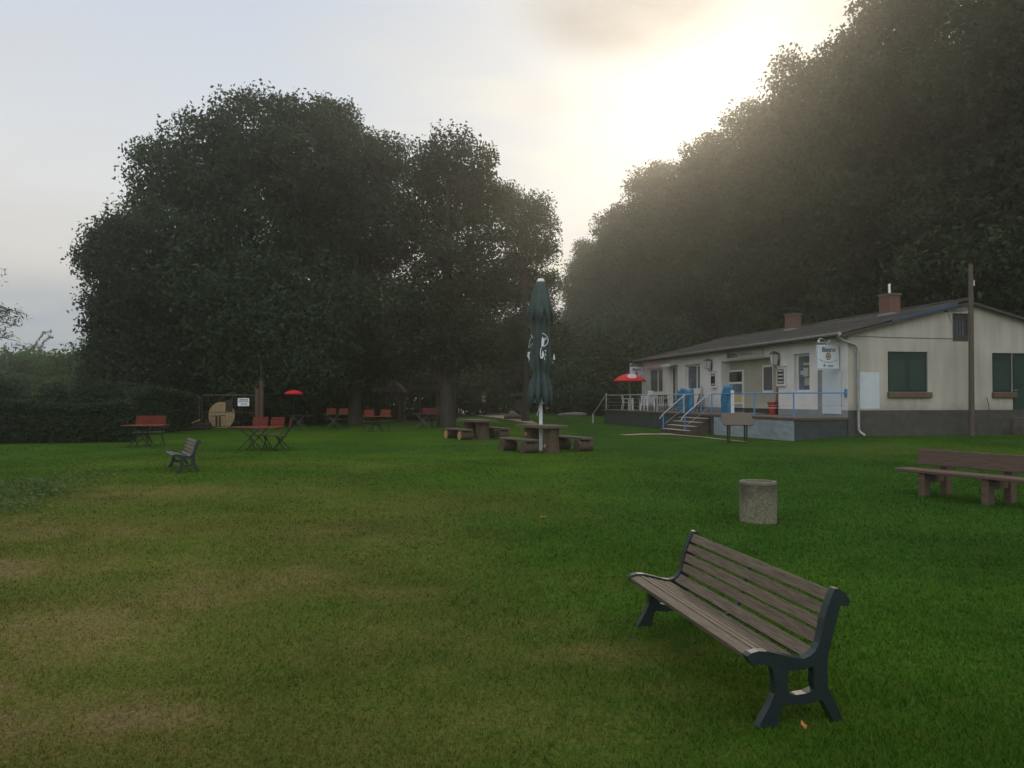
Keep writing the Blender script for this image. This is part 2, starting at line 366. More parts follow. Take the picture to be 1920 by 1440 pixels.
def lawncolor(N,L,b,ground):
    geo=N.new('ShaderNodeNewGeometry')
    ad=N.new('ShaderNodeAttribute'); ad.attribute_name='dry'; al=N.new('ShaderNodeAttribute'); al.attribute_name='lush'
    def mix(fac,c1,c2):
        x=N.new('ShaderNodeMix'); x.data_type='RGBA'
        if fac is not None: L.new(fac,x.inputs[0])
        for s,c in ((6,c1),(7,c2)):
            if isinstance(c,tuple): x.inputs[s].default_value=(*c,1)
            else: L.new(c,x.inputs[s])
        return x.outputs[2]
    n=N.new('ShaderNodeTexNoise'); n.inputs['Scale'].default_value=5; n.inputs['Detail'].default_value=8; n.inputs['Roughness'].default_value=.7
    L.new(geo.outputs['Position'],n.inputs['Vector'])
    nl=N.new('ShaderNodeTexNoise'); nl.inputs['Scale'].default_value=.45; nl.inputs['Detail'].default_value=5
    L.new(geo.outputs['Position'],nl.inputs['Vector'])
    g=mix(al.outputs['Fac'],GREEN1,GREEN2)
    ad2=N.new('ShaderNodeMath'); ad2.operation='MULTIPLY_ADD'; ad2.inputs[1].default_value=.9; ad2.inputs[2].default_value=-.45
    L.new(n.outputs['Fac'],ad2.inputs[0])
    s=N.new('ShaderNodeMath'); s.operation='ADD'; s.use_clamp=True; L.new(ad.outputs['Fac'],s.inputs[0]); L.new(ad2.outputs[0],s.inputs[1])
    c=mix(s.outputs[0],g,DRYC)
    if ground:
        s2=N.new('ShaderNodeMapRange'); s2.inputs['From Min'].default_value=.62; s2.inputs['From Max'].default_value=1.1; L.new(s.outputs[0],s2.inputs[0])
        c=mix(s2.outputs[0],c,SOIL)
        n5=N.new('ShaderNodeTexNoise'); n5.inputs['Scale'].default_value=38; n5.inputs['Detail'].default_value=5; L.new(geo.outputs['Position'],n5.inputs['Vector'])
        bp=N.new('ShaderNodeBump'); bp.inputs['Strength'].default_value=.6; bp.inputs['Distance'].default_value=.02; L.new(n5.outputs['Fac'],bp.inputs['Height']); L.new(bp.outputs[0],b.inputs['Normal'])
        vv=N.new('ShaderNodeMapRange'); vv.inputs['From Min'].default_value=.3; vv.inputs['From Max'].default_value=.7; vv.inputs['To Min'].default_value=.6; vv.inputs['To Max'].default_value=1.2; L.new(n5.outputs['Fac'],vv.inputs[0])
    else:
        vv=N.new('ShaderNodeMapRange'); vv.inputs['To Min'].default_value=1.0; vv.inputs['To Max'].default_value=1.5; L.new(geo.outputs['Random Per Island'],vv.inputs[0])
    v2=N.new('ShaderNodeMapRange'); v2.inputs['From Min'].default_value=.3; v2.inputs['From Max'].default_value=.7; v2.inputs['To Min'].default_value=.78; v2.inputs['To Max'].default_value=1.18; L.new(nl.outputs['Fac'],v2.inputs[0])
    mm=N.new('ShaderNodeMath'); mm.operation='MULTIPLY'; L.new(vv.outputs[0],mm.inputs[0]); L.new(v2.outputs[0],mm.inputs[1])
    hs=N.new('ShaderNodeHueSaturation'); L.new(c,hs.inputs['Color']); L.new(mm.outputs[0],hs.inputs['Value'])
    L.new(hs.outputs[0],b.inputs['Base Color'])
lawn=ground()

def grass():
    rs=np.random.RandomState(11); n=560000
    # sampled so that the density falls with distance
    d=3.0+ (30.0-3.0)*rs.rand(n)**1.9
    x=(rs.rand(n)*2-1)*(.72*d+.3); y=d
    dr=dryness(x,y); lu=lush(x,y)
    keep=(rs.rand(n)>dr*.55)&(rs.rand(n)>np.clip((y-9)/19,0,1)**.8)
    x,y,dr,lu=x[keep],y[keep],dr[keep],lu[keep]; n=len(x)
    z=gz(x,y)+(fbm(x,y,1.3)-.5)*.035*np.exp(-np.maximum(0,y-10)/10)+(fbm(x+7,y+3,.12)-.5)*.03*np.clip((60-y)/40,0,1)*np.clip((y-12)/10,0,1)
    tuft=fbm(x+3,y+8,3.0)
    h=(.012+.019*rs.rand(n))*(.55+1.1*tuft)*(1-.35*dr)
    tall=rs.rand(n)<.004; h[tall]*=2.4
    w=np.maximum(.0022,.00075*y)*(.7+.6*rs.rand(n))
    th=rs.rand(n)*2*np.pi; lean=h*(.3+.9*rs.rand(n)); lt=rs.rand(n)*2*np.pi
    a=np.stack([x-np.cos(th)*w,y-np.sin(th)*w,z-.004],1); b=np.stack([x+np.cos(th)*w,y+np.sin(th)*w,z-.004],1)
    c=np.stack([x+np.cos(lt)*lean,y+np.sin(lt)*lean,z+h],1)
    v=np.stack([a,b,c],1).reshape(-1,3).astype(np.float32)
    me=bpy.data.meshes.new('grass'); me.vertices.add(3*n); me.vertices.foreach_set('co',v.ravel())
    me.loops.add(3*n); me.loops.foreach_set('vertex_index',np.arange(3*n,dtype=np.int32))
    me.polygons.add(n); me.polygons.foreach_set('loop_start',np.arange(0,3*n,3,dtype=np.int32)); me.update(calc_edges=True)
    at=me.attributes.new('dry','FLOAT','POINT'); at.data.foreach_set('value',np.repeat(dr,3).astype(np.float32))
    at=me.attributes.new('lush','FLOAT','POINT'); at.data.foreach_set('value',np.repeat(lu,3).astype(np.float32))
    m=bpy.data.materials.new('grass_blades'); t=nt(m); N=t.nodes; L=t.links
    out=N.new('ShaderNodeOutputMaterial'); b=N.new('ShaderNodeBsdfPrincipled'); L.new(b.outputs[0],out.inputs[0]); b.inputs['Roughness'].default_value=.8; b.inputs['Specular IOR Level'].default_value=.04
    lawncolor(N,L,b,ground=False); me.materials.append(m)
    o=bpy.data.objects.new('grass',me); COL.objects.link(o); kind(o,'stuff'); o['label']='short grass blades covering the near lawn'
grass()

def strip(name,pts,widths,m,lift=.006,label=''):
    mb=MB(); vs=[]
    # dense resample
    q=[]; 
    for i in range(len(pts)-1):
        for k in range(12):
            s=k/12; q.append((pts[i].lerp(pts[i+1],s), widths[i]*(1-s)+widths[i+1]*s))
    q.append((pts[-1],widths[-1]))
    rr=random.Random(5); nseg=4
    for i,(p,w) in enumerate(q):
        t=(q[min(i+1,len(q)-1)][0]-q[max(i-1,0)][0]); t.z=0; t.normalize(); nn=Vector((-t.y,t.x,0))
        w*=1+.25*(rr.random()-.5)
        for j in range(nseg+1):
            o=p+nn*w*(j/nseg-.5); vs.append((o.x,o.y,float(gz(o.x,o.y))+lift+.03*float(np.clip((o.y-12)/10,0,1))*.8))
    fs=[(i*(nseg+1)+j,i*(nseg+1)+j+1,(i+1)*(nseg+1)+j+1,(i+1)*(nseg+1)+j) for i in range(len(q)-1) for j in range(nseg)]
    mb.add(vs,fs); o=mb.build(name,m,smooth='full'); kind(o,'structure'); o['label']=label
    return o
strip('dirt_track',[G(1000,795),G(958,784),G(915,777),G(870,772),G(700,764)],[.5,2.0,4.5,6,7],M['sand'],label='sandy track curving away behind the log tables')
strip('dirt_road',[G(860,768),G(960,766),G(1060,765),G(1160,762)],[4,5,6,6],M['sand'],label='sandy track crossing under the trees')
strip('path',[G(1168,817),G(1210,815),G(1262,815)],[.5,.9,1.1],M['sand'],label='worn sandy patch at the foot of the terrace steps')
strip('kerb_path',[G(1262,816),G(1320,821),G(1400,830)],[.35,.22,.2],M['sand'],label='narrow pale edging strip in the lawn before the terrace')

# ------------------------------------------------------------------ vegetation
def leaves_mesh(name,cen,out,L,W,m,seed,mesh_only=False):
    rs=np.random.RandomState(seed); n=len(cen)
    def unit(a): return a/np.maximum(1e-9,np.linalg.norm(a,axis=1,keepdims=True))
    nr=unit(rs.randn(n,3)+out*.7+np.array([0,0,.35])); u=unit(np.cross(nr,rs.randn(n,3))); w=np.cross(nr,u)
    l=(L*(.6+.8*rs.rand(n)))[:,None]; ww=(W*(.6+.8*rs.rand(n)))[:,None]
    droop=np.array([0,0,-1])*l*.12
    v=np.stack([cen-u*l*.5,cen+w*ww*.5+u*l*.06,cen+u*l*.5+droop,cen-w*ww*.5+u*l*.06],1).reshape(-1,3).astype(np.float32)
    me=bpy.data.meshes.new(name); me.vertices.add(4*n); me.vertices.foreach_set('co',v.ravel())
    me.loops.add(4*n); me.loops.foreach_set('vertex_index',np.arange(4*n,dtype=np.int32))
    me.polygons.add(n); me.polygons.foreach_set('loop_start',np.arange(0,4*n,4,dtype=np.int32)); me.update(calc_edges=True)
    me.materials.append(m)
    return me
def crown_points(blobs,n,seed,per=45,cr=(.35,.8),shell=.5,spray=.12):
    rs=np.random.RandomState(seed); B=np.array(blobs,float)
    area=(B[:,3]*B[:,4]*B[:,5])**(2/3.); pb=area/area.sum()
    K=max(4,int(n/per)); bi=rs.choice(len(B),K,p=pb)
    d=rs.randn(K,3); d/=np.linalg.norm(d,axis=1,keepdims=True)
    fr=shell+(1-shell)*rs.rand(K)**.7
    sp=rs.rand(K)<spray; fr[sp]=1.0+.14*rs.rand(sp.sum())
    c=B[bi,:3]+d*B[bi,3:]*fr[:,None]
    r=cr[0]+(cr[1]-cr[0])*rs.rand(K); r[sp]*=.6
    cnt=rs.poisson(per*np.where(sp,.5,1.0)*(r/np.mean(r))**2)
    idx=np.repeat(np.arange(K),cnt); m=len(idx)
    off=np.clip(rs.randn(m,3),-1.7,1.7)*np.array([.55,.55,.38])*r[idx][:,None]
    return c[idx]+off, d[idx]
def make_tree(name,label,base,blobs,n,leafm,seed,L=.26,W=.15,trunk_r=.3,group=None,cat='tree',limbs=True,per=45,cr=(.35,.8),shell=.5,spray=.12,trunk_top=None,stems=1,lean=0.0):
    """blobs in world metres; base = trunk foot"""
    t=thing(name,label,cat,base,0,group); b=Vector(base)
    lb=[(x-b.x,y-b.y,z-b.z,rx,ry,rz) for x,y,z,rx,ry,rz in blobs]
    cen,out=crown_points(lb,n,seed,per,cr,shell,spray)
    ok=cen[:,2]>.05; cen=cen[ok]; out=out[ok]
    me=leaves_mesh('crown',cen,out,L,W,leafm,seed+1); o=bpy.data.objects.new('crown',me); COL.objects.link(o); o.parent=t
    rr=random.Random(seed); mb=MB()
    top=trunk_top or max(q[2] for q in lb)
    mx=sum(q[0] for q in lb)/len(lb); my=sum(q[1] for q in lb)/len(lb)
    for s in range(stems):
        ox=(s-(stems-1)/2)*trunk_r*2.2
        pts=[]; rads=[]
        for i in range(8):
            k=i/7; pts.append(Vector((ox+mx*k*k*.7+rr.uniform(-.12,.12)*k+lean*k,my*k*k*.7+rr.uniform(-.12,.12)*k,-.1+top*.92*k))); rads.append(trunk_r*(1.25 if i==0 else 1-.86*k))
        mb.tube(pts,rads,10)
        if limbs:
            for q in lb:
                k=min(.8,max(.18,(q[2]/top)*.62)); i=int(k*7); p0=pts[i]; p2=Vector(q[:3]); p1=p0.lerp(p2,.5)+Vector((0,0,-.04*(p2-p0).length))
                r0=rads[i]*.55; mb.tube([p0,p1,p2],[r0,r0*.6,.02],6)
                for _ in range(4):
                    e=p2+Vector((rr.uniform(-1,1)*q[3],rr.uniform(-1,1)*q[4],rr.uniform(-.4,1)*q[5]))*.75
                    mb.tube([p1.lerp(p2,.5),e],[r0*.4,.012],5)
    mb.build('trunk',M['bark'],t,smooth=True)
    return t
def pblobs(lst,d,ry=None,dj=0):
    o=[]
    rr=random.Random(int(d*10))
    for e in lst:
        px,py,rp=e[:3]; asp=e[3] if len(e)>3 else 1.0
        dd=d+rr.uniform(-dj,dj); p=P(px,py,dd); r=rp/F*dd
        o.append((p.x,p.y,p.z,r,ry or r*1.0,r*asp))
    return o

# the big tree group on the left
make_tree('broadleaf_tree','largest dark round crowned tree, left of the closed parasol, above the fence panel',gpt((470-960)/F*43.5,43.5),
    pblobs([(478,262,92),(395,300,88),(565,285,95),(315,325,68),(330,430,105),(470,420,140),(610,390,95),(275,480,85),(400,560,140),(560,540,130),(300,610,105),(470,670,120),(620,650,110),(350,700,80),(480,735,70),(560,725,70)],43,dj=2)+pblobs([(380,630,105),(480,590,110),(560,640,100),(300,680,80),(440,690,55),(520,690,65),(600,690,60),(640,600,90)],42.2,dj=.5),
    270000,M['leaf_oak'],21,L=.21,W=.13,trunk_r=.5,cr=(.4,.95))
make_tree('broadleaf_tree','low bushy tree leaning out at the left edge of the big crown',G(255,800),
    pblobs([(222,455,48),(196,490,44),(232,530,55),(212,590,48),(235,650,60),(205,690,45),(260,720,60)],38,dj=1),36000,M['leaf_mid'],22,L=.19,W=.11,trunk_r=.18)
make_tree('broadleaf_tree','upright tree with feathery top between the two highest crowns',G(665,797),
    pblobs([(625,235,48),(660,275,52),(735,298,44),(700,330,58),(640,340,70),(715,420,70),(660,450,95),(700,540,90),(640,590,90),(720,640,80)],46,dj=2),80000,M['leaf_mid'],23,L=.19,W=.11,trunk_r=.35,spray=.15)
make_tree('broadleaf_tree','airy tree with thick bare trunk standing beside the log table',G(837,801),
    pblobs([(840,290,50),(800,315,48),(885,310,44),(770,365,50),(850,380,75),(905,365,42),(790,440,60),(900,440,58),(850,510,70),(780,560,65),(910,540,60),(850,610,60)],41,dj=2)+pblobs([(845,640,55),(790,640,60),(895,630,55),(820,580,60)],39.8,dj=.5),
    60000,M['leaf_mid'],24,L=.19,W=.11,trunk_r=.40,spray=.25,shell=.35)
make_tree('birch_tree','slim weeping tree right of the thick trunk, behind the closed parasol',G(985,790),
    pblobs([(945,375,32),(975,400,36),(1008,395,22,1.6),(1028,440,18,2.2),(985,460,45),(1020,520,30,1.8),(960,530,50),(1000,600,48),(950,640,50),(1030,640,40)],52,dj=2),
    42000,M['leaf_mid'],25,L=.20,W=.09,trunk_r=.22,spray=.2,shell=.35)

# shrub prototypes and their copies fill the wood's edge
def shrub_proto(name,label,leafm,seed,h=1.0,w=1.0,n=9000,L=.2,W=.11,cat='shrub',group=None):
    rr=random.Random(seed); bl=[]
    for i in range(9):
        a=rr.uniform(0,6.28); r=rr.uniform(0,.55)*w; z=h*rr.uniform(.25,.8)
        s=rr.uniform(.28,.42)*w; bl.append((math.cos(a)*r,math.sin(a)*r,z,s,s,min(s,h*.35)))
    bl.append((0,0,h*.3,w*.7,w*.7,h*.34))
    return make_tree(name,label,(0,0,0),bl,n,leafm,seed,L,W,trunk_r=.05*h/3,cat=cat,group=group,stems=2,cr=(.2*h/3+.1,.5*h/3+.15),per=36)
sh1=shrub_proto('woodland_shrub','dark tall shrub under the big trees left of the wooden post',M['leaf_oak'],31,h=6.5,w=3.6,n=13000,L=.26,W=.15,group='shrubs along the wood edge')
sh2=shrub_proto('woodland_shrub','dense dark shrub right behind the leftmost orange table',M['leaf_hedge'],32,h=4.5,w=3.2,n=11000,L=.22,W=.13,group='shrubs along the wood edge')
def place(o,px,d,rz,label,sc,first=False,dx=0):
    x=(px-960)/F*d; p=gpt(x,d)
    if first: o.location=p; o.rotation_euler=(0,0,rz); o['label']=label; o.scale=sc; return o
    return dup(o,label,p,rz,sc)
SHL=[(sh1,370,52,'dark tall shrub under the big crown, behind the pale wooden disc',1.15),(sh1,290,47,'dark shrub under the big crown, between the disc and the hedge',.95),
     (sh2,240,40,'dense dark shrub behind the leftmost orange table',.8),(sh2,20,29.2,'loose dark shrub pushing up through the hedge at the left edge',.52),(sh1,95,29.6,'loose dark shrub pushing up through the middle of the hedge',.36),(sh2,165,29.4,'loose dark shrub at the right end of the clipped hedge',.50),(sh1,205,31,'dark shrub between the clipped hedge and the leftmost orange table',.36),(sh1,450,56,'tall dark shrub behind the notice sheet on the fence',1.3),(sh1,425,45.5,'dark shrub right of the pale disc, before the trunk of the largest tree',.8),(sh2,520,44,'dark shrub right of the timber post under the largest tree',1.2),(sh1,570,50,'dark shrub behind the far red parasol pole',.95),
     (sh2,530,50,'dark shrub left of the small far red parasol',1.25),
     (sh1,600,58,'tall dark shrub behind the pair of dim orange chairs',1.3),(sh2,655,54,'dark shrub left of the pavilion roof',1.2),(sh1,720,64,'tall dark shrub behind the pavilion roof',1.35),
     (sh1,800,66,'tall dark shrub behind the open shelter',1.3),(sh2,880,70,'dark shrub beyond the sandy track, behind the thick trunk',1.5),(sh1,930,76,'tall dark shrub beyond the sandy track, left of the parasol',1.5),
     (sh1,1000,84,'tall dark shrub behind the top of the closed parasol',1.7),(sh2,1060,80,'dark shrub beyond the lawn, right of the closed parasol',1.7),(sh1,1110,78,'tall dark shrub beyond the lawn, left of the terrace end',1.6),
     (sh1,1165,72,'tall dark shrub behind the red parasol on the terrace',1.6),(sh2,590,47,'dark shrub right of the far red parasol',.75)]
used=set()
for i,(o,px,d,l,s) in enumerate(SHL):
    place(o,px,d,i*1.7,l,(s*1.05,s*1.05,s),first=o.name not in used); used.add(o.name)

# ---- forest row behind the bungalow
def forest_proto(seed,label,h=26.0,w=4.8):
    rr=random.Random(seed); bl=[]
    for i in range(15):
        k=i/14; z=h*(.14+.80*k); prof=math.sin(min(1,.25+k*.86)*math.pi)**.6
        a=rr.uniform(0,6.28); rad=w*.45*prof*rr.uniform(.4,1)
        s=w*(.35+.28*prof)*rr.uniform(.8,1.15)
        z=min(z,h-s*.75)
        bl.append((math.cos(a)*rad,math.sin(a)*rad,z,s,s,s*.85))
    for i in range(5):
        a=i*1.256+rr.random(); s=w*.42; bl.append((math.cos(a)*w*.55,math.sin(a)*w*.55,h*rr.uniform(.08,.28),s,s,s*.9))
    return make_tree('forest_tree',label,(0,0,0),bl,70000,M['leaf_forest'],seed,L=.28,W=.17,trunk_r=.34,group='tall trees of the wood behind the bungalow',cr=(.5,1.2),per=50,spray=.16)
FA=Vector((-.2005,.98,0)); FB=Vector((.98,.2005,0))
protos=[forest_proto(s,'tall forest tree') for s in (41,42,43,44)]
C0=Vector((11.8,27,0))
flab=['tall dark tree cut off by the right edge of the photo','tall dark tree at the right edge of the photo, right of the utility pole','tall dark tree behind the right slope of the bungalow roof','tall dark tree behind the utility pole top','tall dark tree behind the roof peak of the bungalow','tall dark tree behind the chimney with the steel pipe',
 'tall dark tree just left of the chimney with the steel pipe','tall dark tree between the two brick chimneys','tall dark tree behind the flat capped chimney','tall dark tree just left of the flat capped chimney','tall dark tree behind the middle of the bungalow roof','tall dark tree behind the far third of the bungalow roof',
 'tall dark tree behind the far end of the bungalow roof','dark tree seen just beyond the far end of the bungalow','dark far tree between the red parasol and the bungalow','dark far tree above the red parasol on the terrace',
 'second farthest dark tree of the row, left of the red parasol','farthest dark tree of the row, low in the notch of sky']
nf=0
def put_forest(s,t,h,rz,label):
    global nf
    p=C0+FB*s+FA*t; p.z=float(gz(p.x,p.y)); k=h/26.0
    o=protos[nf%4]
    if nf<4: o.location=p; o.rotation_euler=(0,0,rz); o.scale=(k*1.1,k*1.1,k); o['label']=label
    else: dup(o,label,p,rz,(k*1.1,k*1.1,k))
    nf+=1
ts=[-2,2.5,7,11.5,16,20.5,25,29.5,34,38.5,43,48,53,58,64,70,77,86]
hs=[28,28.6,27.6,28.6,27.4,29,27.6,28,26.6,27.8,26.4,27.4,26.6,28.4,28.8,26.6,26.8,25.2]
rr=random.Random(9)
for i,(t,h) in enumerate(zip(ts,hs)): put_forest(17.2+rr.uniform(-.8,.8),t,h,i*2.1,flab[i])
back=['second row tree glimpsed behind the front trees at the right edge','second row tree glimpsed behind the utility pole','second row tree glimpsed behind the chimney with the steel pipe','second row tree glimpsed behind the middle of the roof','second row tree glimpsed behind the far end of the bungalow','second row tree glimpsed above the red parasol']
for i,(t,h) in enumerate(zip([5,16,28,42,56,72],[22,22,22,21,21,21])): put_forest(25.5+rr.uniform(-1,1),t,h,i*1.3+.6,back[i])
# understorey behind the bungalow
for i,(s,t,sc,l) in enumerate([(14.5,4,1.2,'dark bush behind the right slope of the roof'),(13.5,10,1.1,'dark bush behind the ridge near the utility pole'),(14,22,1.15,'dark bush behind the flat capped chimney'),
      (13,29,1.2,'dark bush behind the far half of the roof'),(9,35,1.3,'dark bush beyond the far gable of the bungalow'),(4,42,1.3,'dark bush left of the far gable of the bungalow')]):
    p=C0+FB*s+FA*t; p.z=.2; dup(sh1,l,p,i*1.1,(sc,sc,sc))

# ---- left background: hedge, meadow shrubs, distant trees
def hedge(name,label,x0,x1,y0,y1,h,n,seed):
    t=thing(name,label,'hedge',((x0+x1)/2,(y0+y1)/2,float(gz(x0,y0))))
    rs=np.random.RandomState(seed); L=math.hypot(x1-x0,y1-y0); a=math.atan2(y1-y0,x1-x0)
    k=rs.rand(n)*L-L/2; hh=h*(.82+.36*np.array([vnoise(q*1.0+90,3.0,.55) for q in k]))
    z=hh*rs.rand(n)**.75; bul=.55*(1-.35*(z/h)**2)*(.8+.4*vnoise(k+11,z*2,.8))
    side=(rs.rand(n)*2-1); side=np.sign(side)*np.abs(side)**.4*bul
    top=rs.rand(n)<.3; z[top]=hh[top]*(1+.05*rs.randn(top.sum())); side[top]=(rs.rand(top.sum())*2-1)*bul[top]
    x=np.cos(a)*k-np.sin(a)*side; y=np.sin(a)*k+np.cos(a)*side
    c=np.stack([x,y,np.maximum(z,.03)],1)+rs.randn(n,3)*.05
    o=np.stack([-np.sin(a)*np.sign(side),np.cos(a)*np.sign(side),np.full(n,.4)],1)
    me=leaves_mesh('foliage',c,o,.13,.085,M['leaf_hedge'],seed); ob=bpy.data.objects.new('foliage',me); COL.objects.link(ob); ob.parent=t
    mb=MB()
    for i in range(int(L/.8)):
        q=-L/2+.4+i*.8; b=Vector((math.cos(a)*q,math.sin(a)*q,-.05)); mb=MB(); mb.tube([b,b+Vector((.05,.04,h*.5)),b+Vector((-.1,.1,h*.9))],[.035,.025,.008],5); mb.build('stem',M['bark'],t)
    return t
hedge('clipped_hedge','dark waist high hedge along the left side of the lawn',-25,-14.0,25.5,28.4,1.3,60000,51)
hedge('overgrown_hedge','overgrown dark hedge behind the leftmost orange table, ending at the fence',-16.2,-16.0,29.5,37.6,1.7,34000,52)
sm=shrub_proto('meadow_tree','bright green bushy tree',M['leaf_light'],61,h=7.0,w=4.2,n=12000,L=.30,W=.17,cat='tree',group='green trees beyond the left hedge')
ML=[(60,70,1.05,1.3,'bright green bushy tree beyond the hedge, under the bent twigs'),(-20,78,1.0,1.35,'green bushy tree beyond the hedge at the left edge'),(160,58,.95,.95,'green tree rising beside the low leaning tree'),
    (120,92,1.0,1.1,'small green tree in the gap of sky beyond the hedge'),(20,50,.55,1.0,'low pale green bush just beyond the hedge at the left edge'),(95,46,.45,.9,'low pale green bush just beyond the middle of the hedge'),
    (180,43,.5,.85,'low pale green bush just beyond the right end of the hedge'),(230,62,1.1,1.0,'green tree behind the right end of the hedge, under the big crown')]
for i,(px,d,s,w,l) in enumerate(ML): place(sm,px,d,i*1.9,l,(s*w,s*w,s),first=(i==0))
for i,(px,d,s) in enumerate([(-60,135,1.25),(15,140,1.45),(75,132,1.35),(125,150,1.15),(160,145,1.25),(-140,130,1.4)]):
    place(sh1,px,d,i*2.3,['distant dark tree on the skyline, first from the left edge','distant dark tree on the skyline above the bright bushy tree','distant dark tree on the skyline below the bent twigs','distant dark tree in the lowest gap of sky','distant dark tree beside the low leaning tree','distant dark tree beyond the willow'][i],(s*1.6,s*1.6,s))

# ---- twigs against the sky on the left
def willow():
    base=gpt(-13.2,15.5); t=thing('willow_tree','willow reaching into the left edge of the photo with drooping sprays','tree',base)
    rr=random.Random(71); mb=MB(); cen=[];out=[]
    b=base
    mb.tube([(0,0,-.1),(.1,0,1.5),(.3,.1,3.2),(.5,.1,5.0),(.5,0,6.5)],[.22,.18,.14,.10,.05],8)
    d=15.5
    targets=[]
    for px,py,n in [(-6,488,1),(8,505,1),(4,530,1),(-18,520,2),(20,582,2),(36,586,2),(52,592,2),(44,606,2),(30,612,2),(12,600,2),(24,628,2),(36,640,2),(6,630,2),(-10,600,3),(-20,630,3),(-30,580,3),(14,588,2),(26,598,2)]:
        for _ in range(n): targets.append(P(px+rr.uniform(-5,5),py+rr.uniform(-5,5),d+rr.uniform(-.4,.4))-b)
    for e in targets:
        s=Vector((.45,.1,max(1.2,min(6.0,e.z-.1+rr.uniform(-.2,.35)))))
        m=s.lerp(e,.55)+Vector((0,0,.30)); pts=[s,s.lerp(m,.5)+Vector((0,0,.1)),m,m.lerp(e,.6)+Vector((0,0,.03)),e]
        mb.tube(pts,[.03,.018,.010,.006,.003],5)
        for k in range(34):
            q=rr.uniform(.35,1.0); i=min(3,int(q*4)); p=pts[i].lerp(pts[i+1],q*4-i)
            cen.append(p+Vector((rr.gauss(0,.05),rr.gauss(0,.05),rr.gauss(-.02,.05)))); out.append((0,0,-.2))
    for _ in range(2600):
        a=rr.uniform(0,6.28); cen.append(Vector((-.9+math.cos(a)*rr.uniform(.2,1.5),math.sin(a)*rr.uniform(.2,1.5),rr.uniform(2.2,6.5)))); out.append((0,0,-.2))
    mb.build('trunk',M['bark'],t,smooth=True)
    me=leaves_mesh('crown',np.array([tuple(c) for c in cen]),np.array(out),.11,.022,M['leaf_willow'],5); o=bpy.data.objects.new('crown',me); COL.objects.link(o); o.parent=t
willow()
def sapling():
    base=gpt(P(66,700,76).x,76); t=thing('sapling','thin sapling with two bent leafy twigs above the hedge, against the sky','sapling',base); mb=MB(); cen=[]
    rr=random.Random(4)
    for tip in [[(62,655),(70,640),(80,625),(97,620)],[(74,655),(82,642),(90,633),(99,632)]]:
        pts=[Vector((0,0,-.05)),Vector((0,0,1.2))]+[P(x,y,76)-base for x,y in tip]
        mb.tube(pts,[.08,.07,.06,.04,.02,.01],5)
        for k in range(110):
            i=rr.choice((2,3,4)); q=rr.random(); cen.append(pts[i].lerp(pts[i+1],q)+Vector((rr.gauss(0,.09),rr.gauss(0,.09),rr.gauss(.0,.09))))
    mb.build('trunk',M['bark'],t)
    me=leaves_mesh('crown',np.array([tuple(c) for c in cen]),np.zeros((len(cen),3)),.25,.08,M['leaf_willow'],6); o=bpy.data.objects.new('crown',me); COL.objects.link(o); o.parent=t
sapling()
def weeds():
    rs=np.random.RandomState(8); cs=[]
    for px,py,n,s in [(60,915,420,.8),(85,905,300,.7),(30,935,380,.7),(15,955,260,.5),(95,925,200,.5)]:
        g=G(px,py); q=rs.randn(n,2)*s*np.array([.5,.9])
        cs.append(np.stack([g.x+q[:,0],g.y+q[:,1],gz(g.x+q[:,0],g.y+q[:,1])+.03+.09*rs.rand(n)],1))
    for px,py in []:
        g=G(px,py); n=14; q=rs.randn(n,2)*.05; cs.append(np.stack([g.x+q[:,0],g.y+q[:,1],gz(g.x+q[:,0],g.y+q[:,1])+.012+.025*rs.rand(n)],1))
    c=np.concatenate(cs); me=leaves_mesh('weeds',c,np.tile([0,0,1.0],(len(c),1)),.075,.045,M['weed'],3)
    o=bpy.data.objects.new('weeds',me); COL.objects.link(o); kind(o,'stuff'); o['label']='low leafy weeds at the left margin of the lawn'
weeds()

# ------------------------------------------------------------------ slatted park benches
ZS=.00084
OUT=[(862,872),(890,855),(940,845),(1000,850),(1060,866),(1120,882),(1180,900),(1245,910),(1290,895),(1325,865),(1350,820),(1368,750),(1385,675),(1415,590),(1440,530),(1462,488),(1490,488),(1535,520),(1552,545),(1568,572),(1555,600),(1520,598),(1500,595),(1482,660),(1460,730),(1435,810),(1415,890),(1406,960),(1405,1060),(1412,1100),(1440,1160),(1475,1220),(1502,1290),(1505,1325),(1470,1325),(1440,1305),(1405,1240),(1375,1185),(1355,1172),(1280,1188),(1180,1192),(1110,1182),(1095,1200),(1080,1250),(1062,1325),(930,1325),(960,1270),(1010,1190),(1045,1115),(1050,1060),(1045,1000),(1035,960),(1000,935),(950,925),(905,935),(880,905)]
HOLE=[(1140,975),(1170,980),(1250,978),(1305,962),(1312,1000),(1310,1060),(1318,1105),(1260,1125),(1190,1130),(1150,1120),(1135,1080),(1138,1020)]
cv=lambda p:((p[0]-1185)*ZS,(1325-p[1])*ZS)
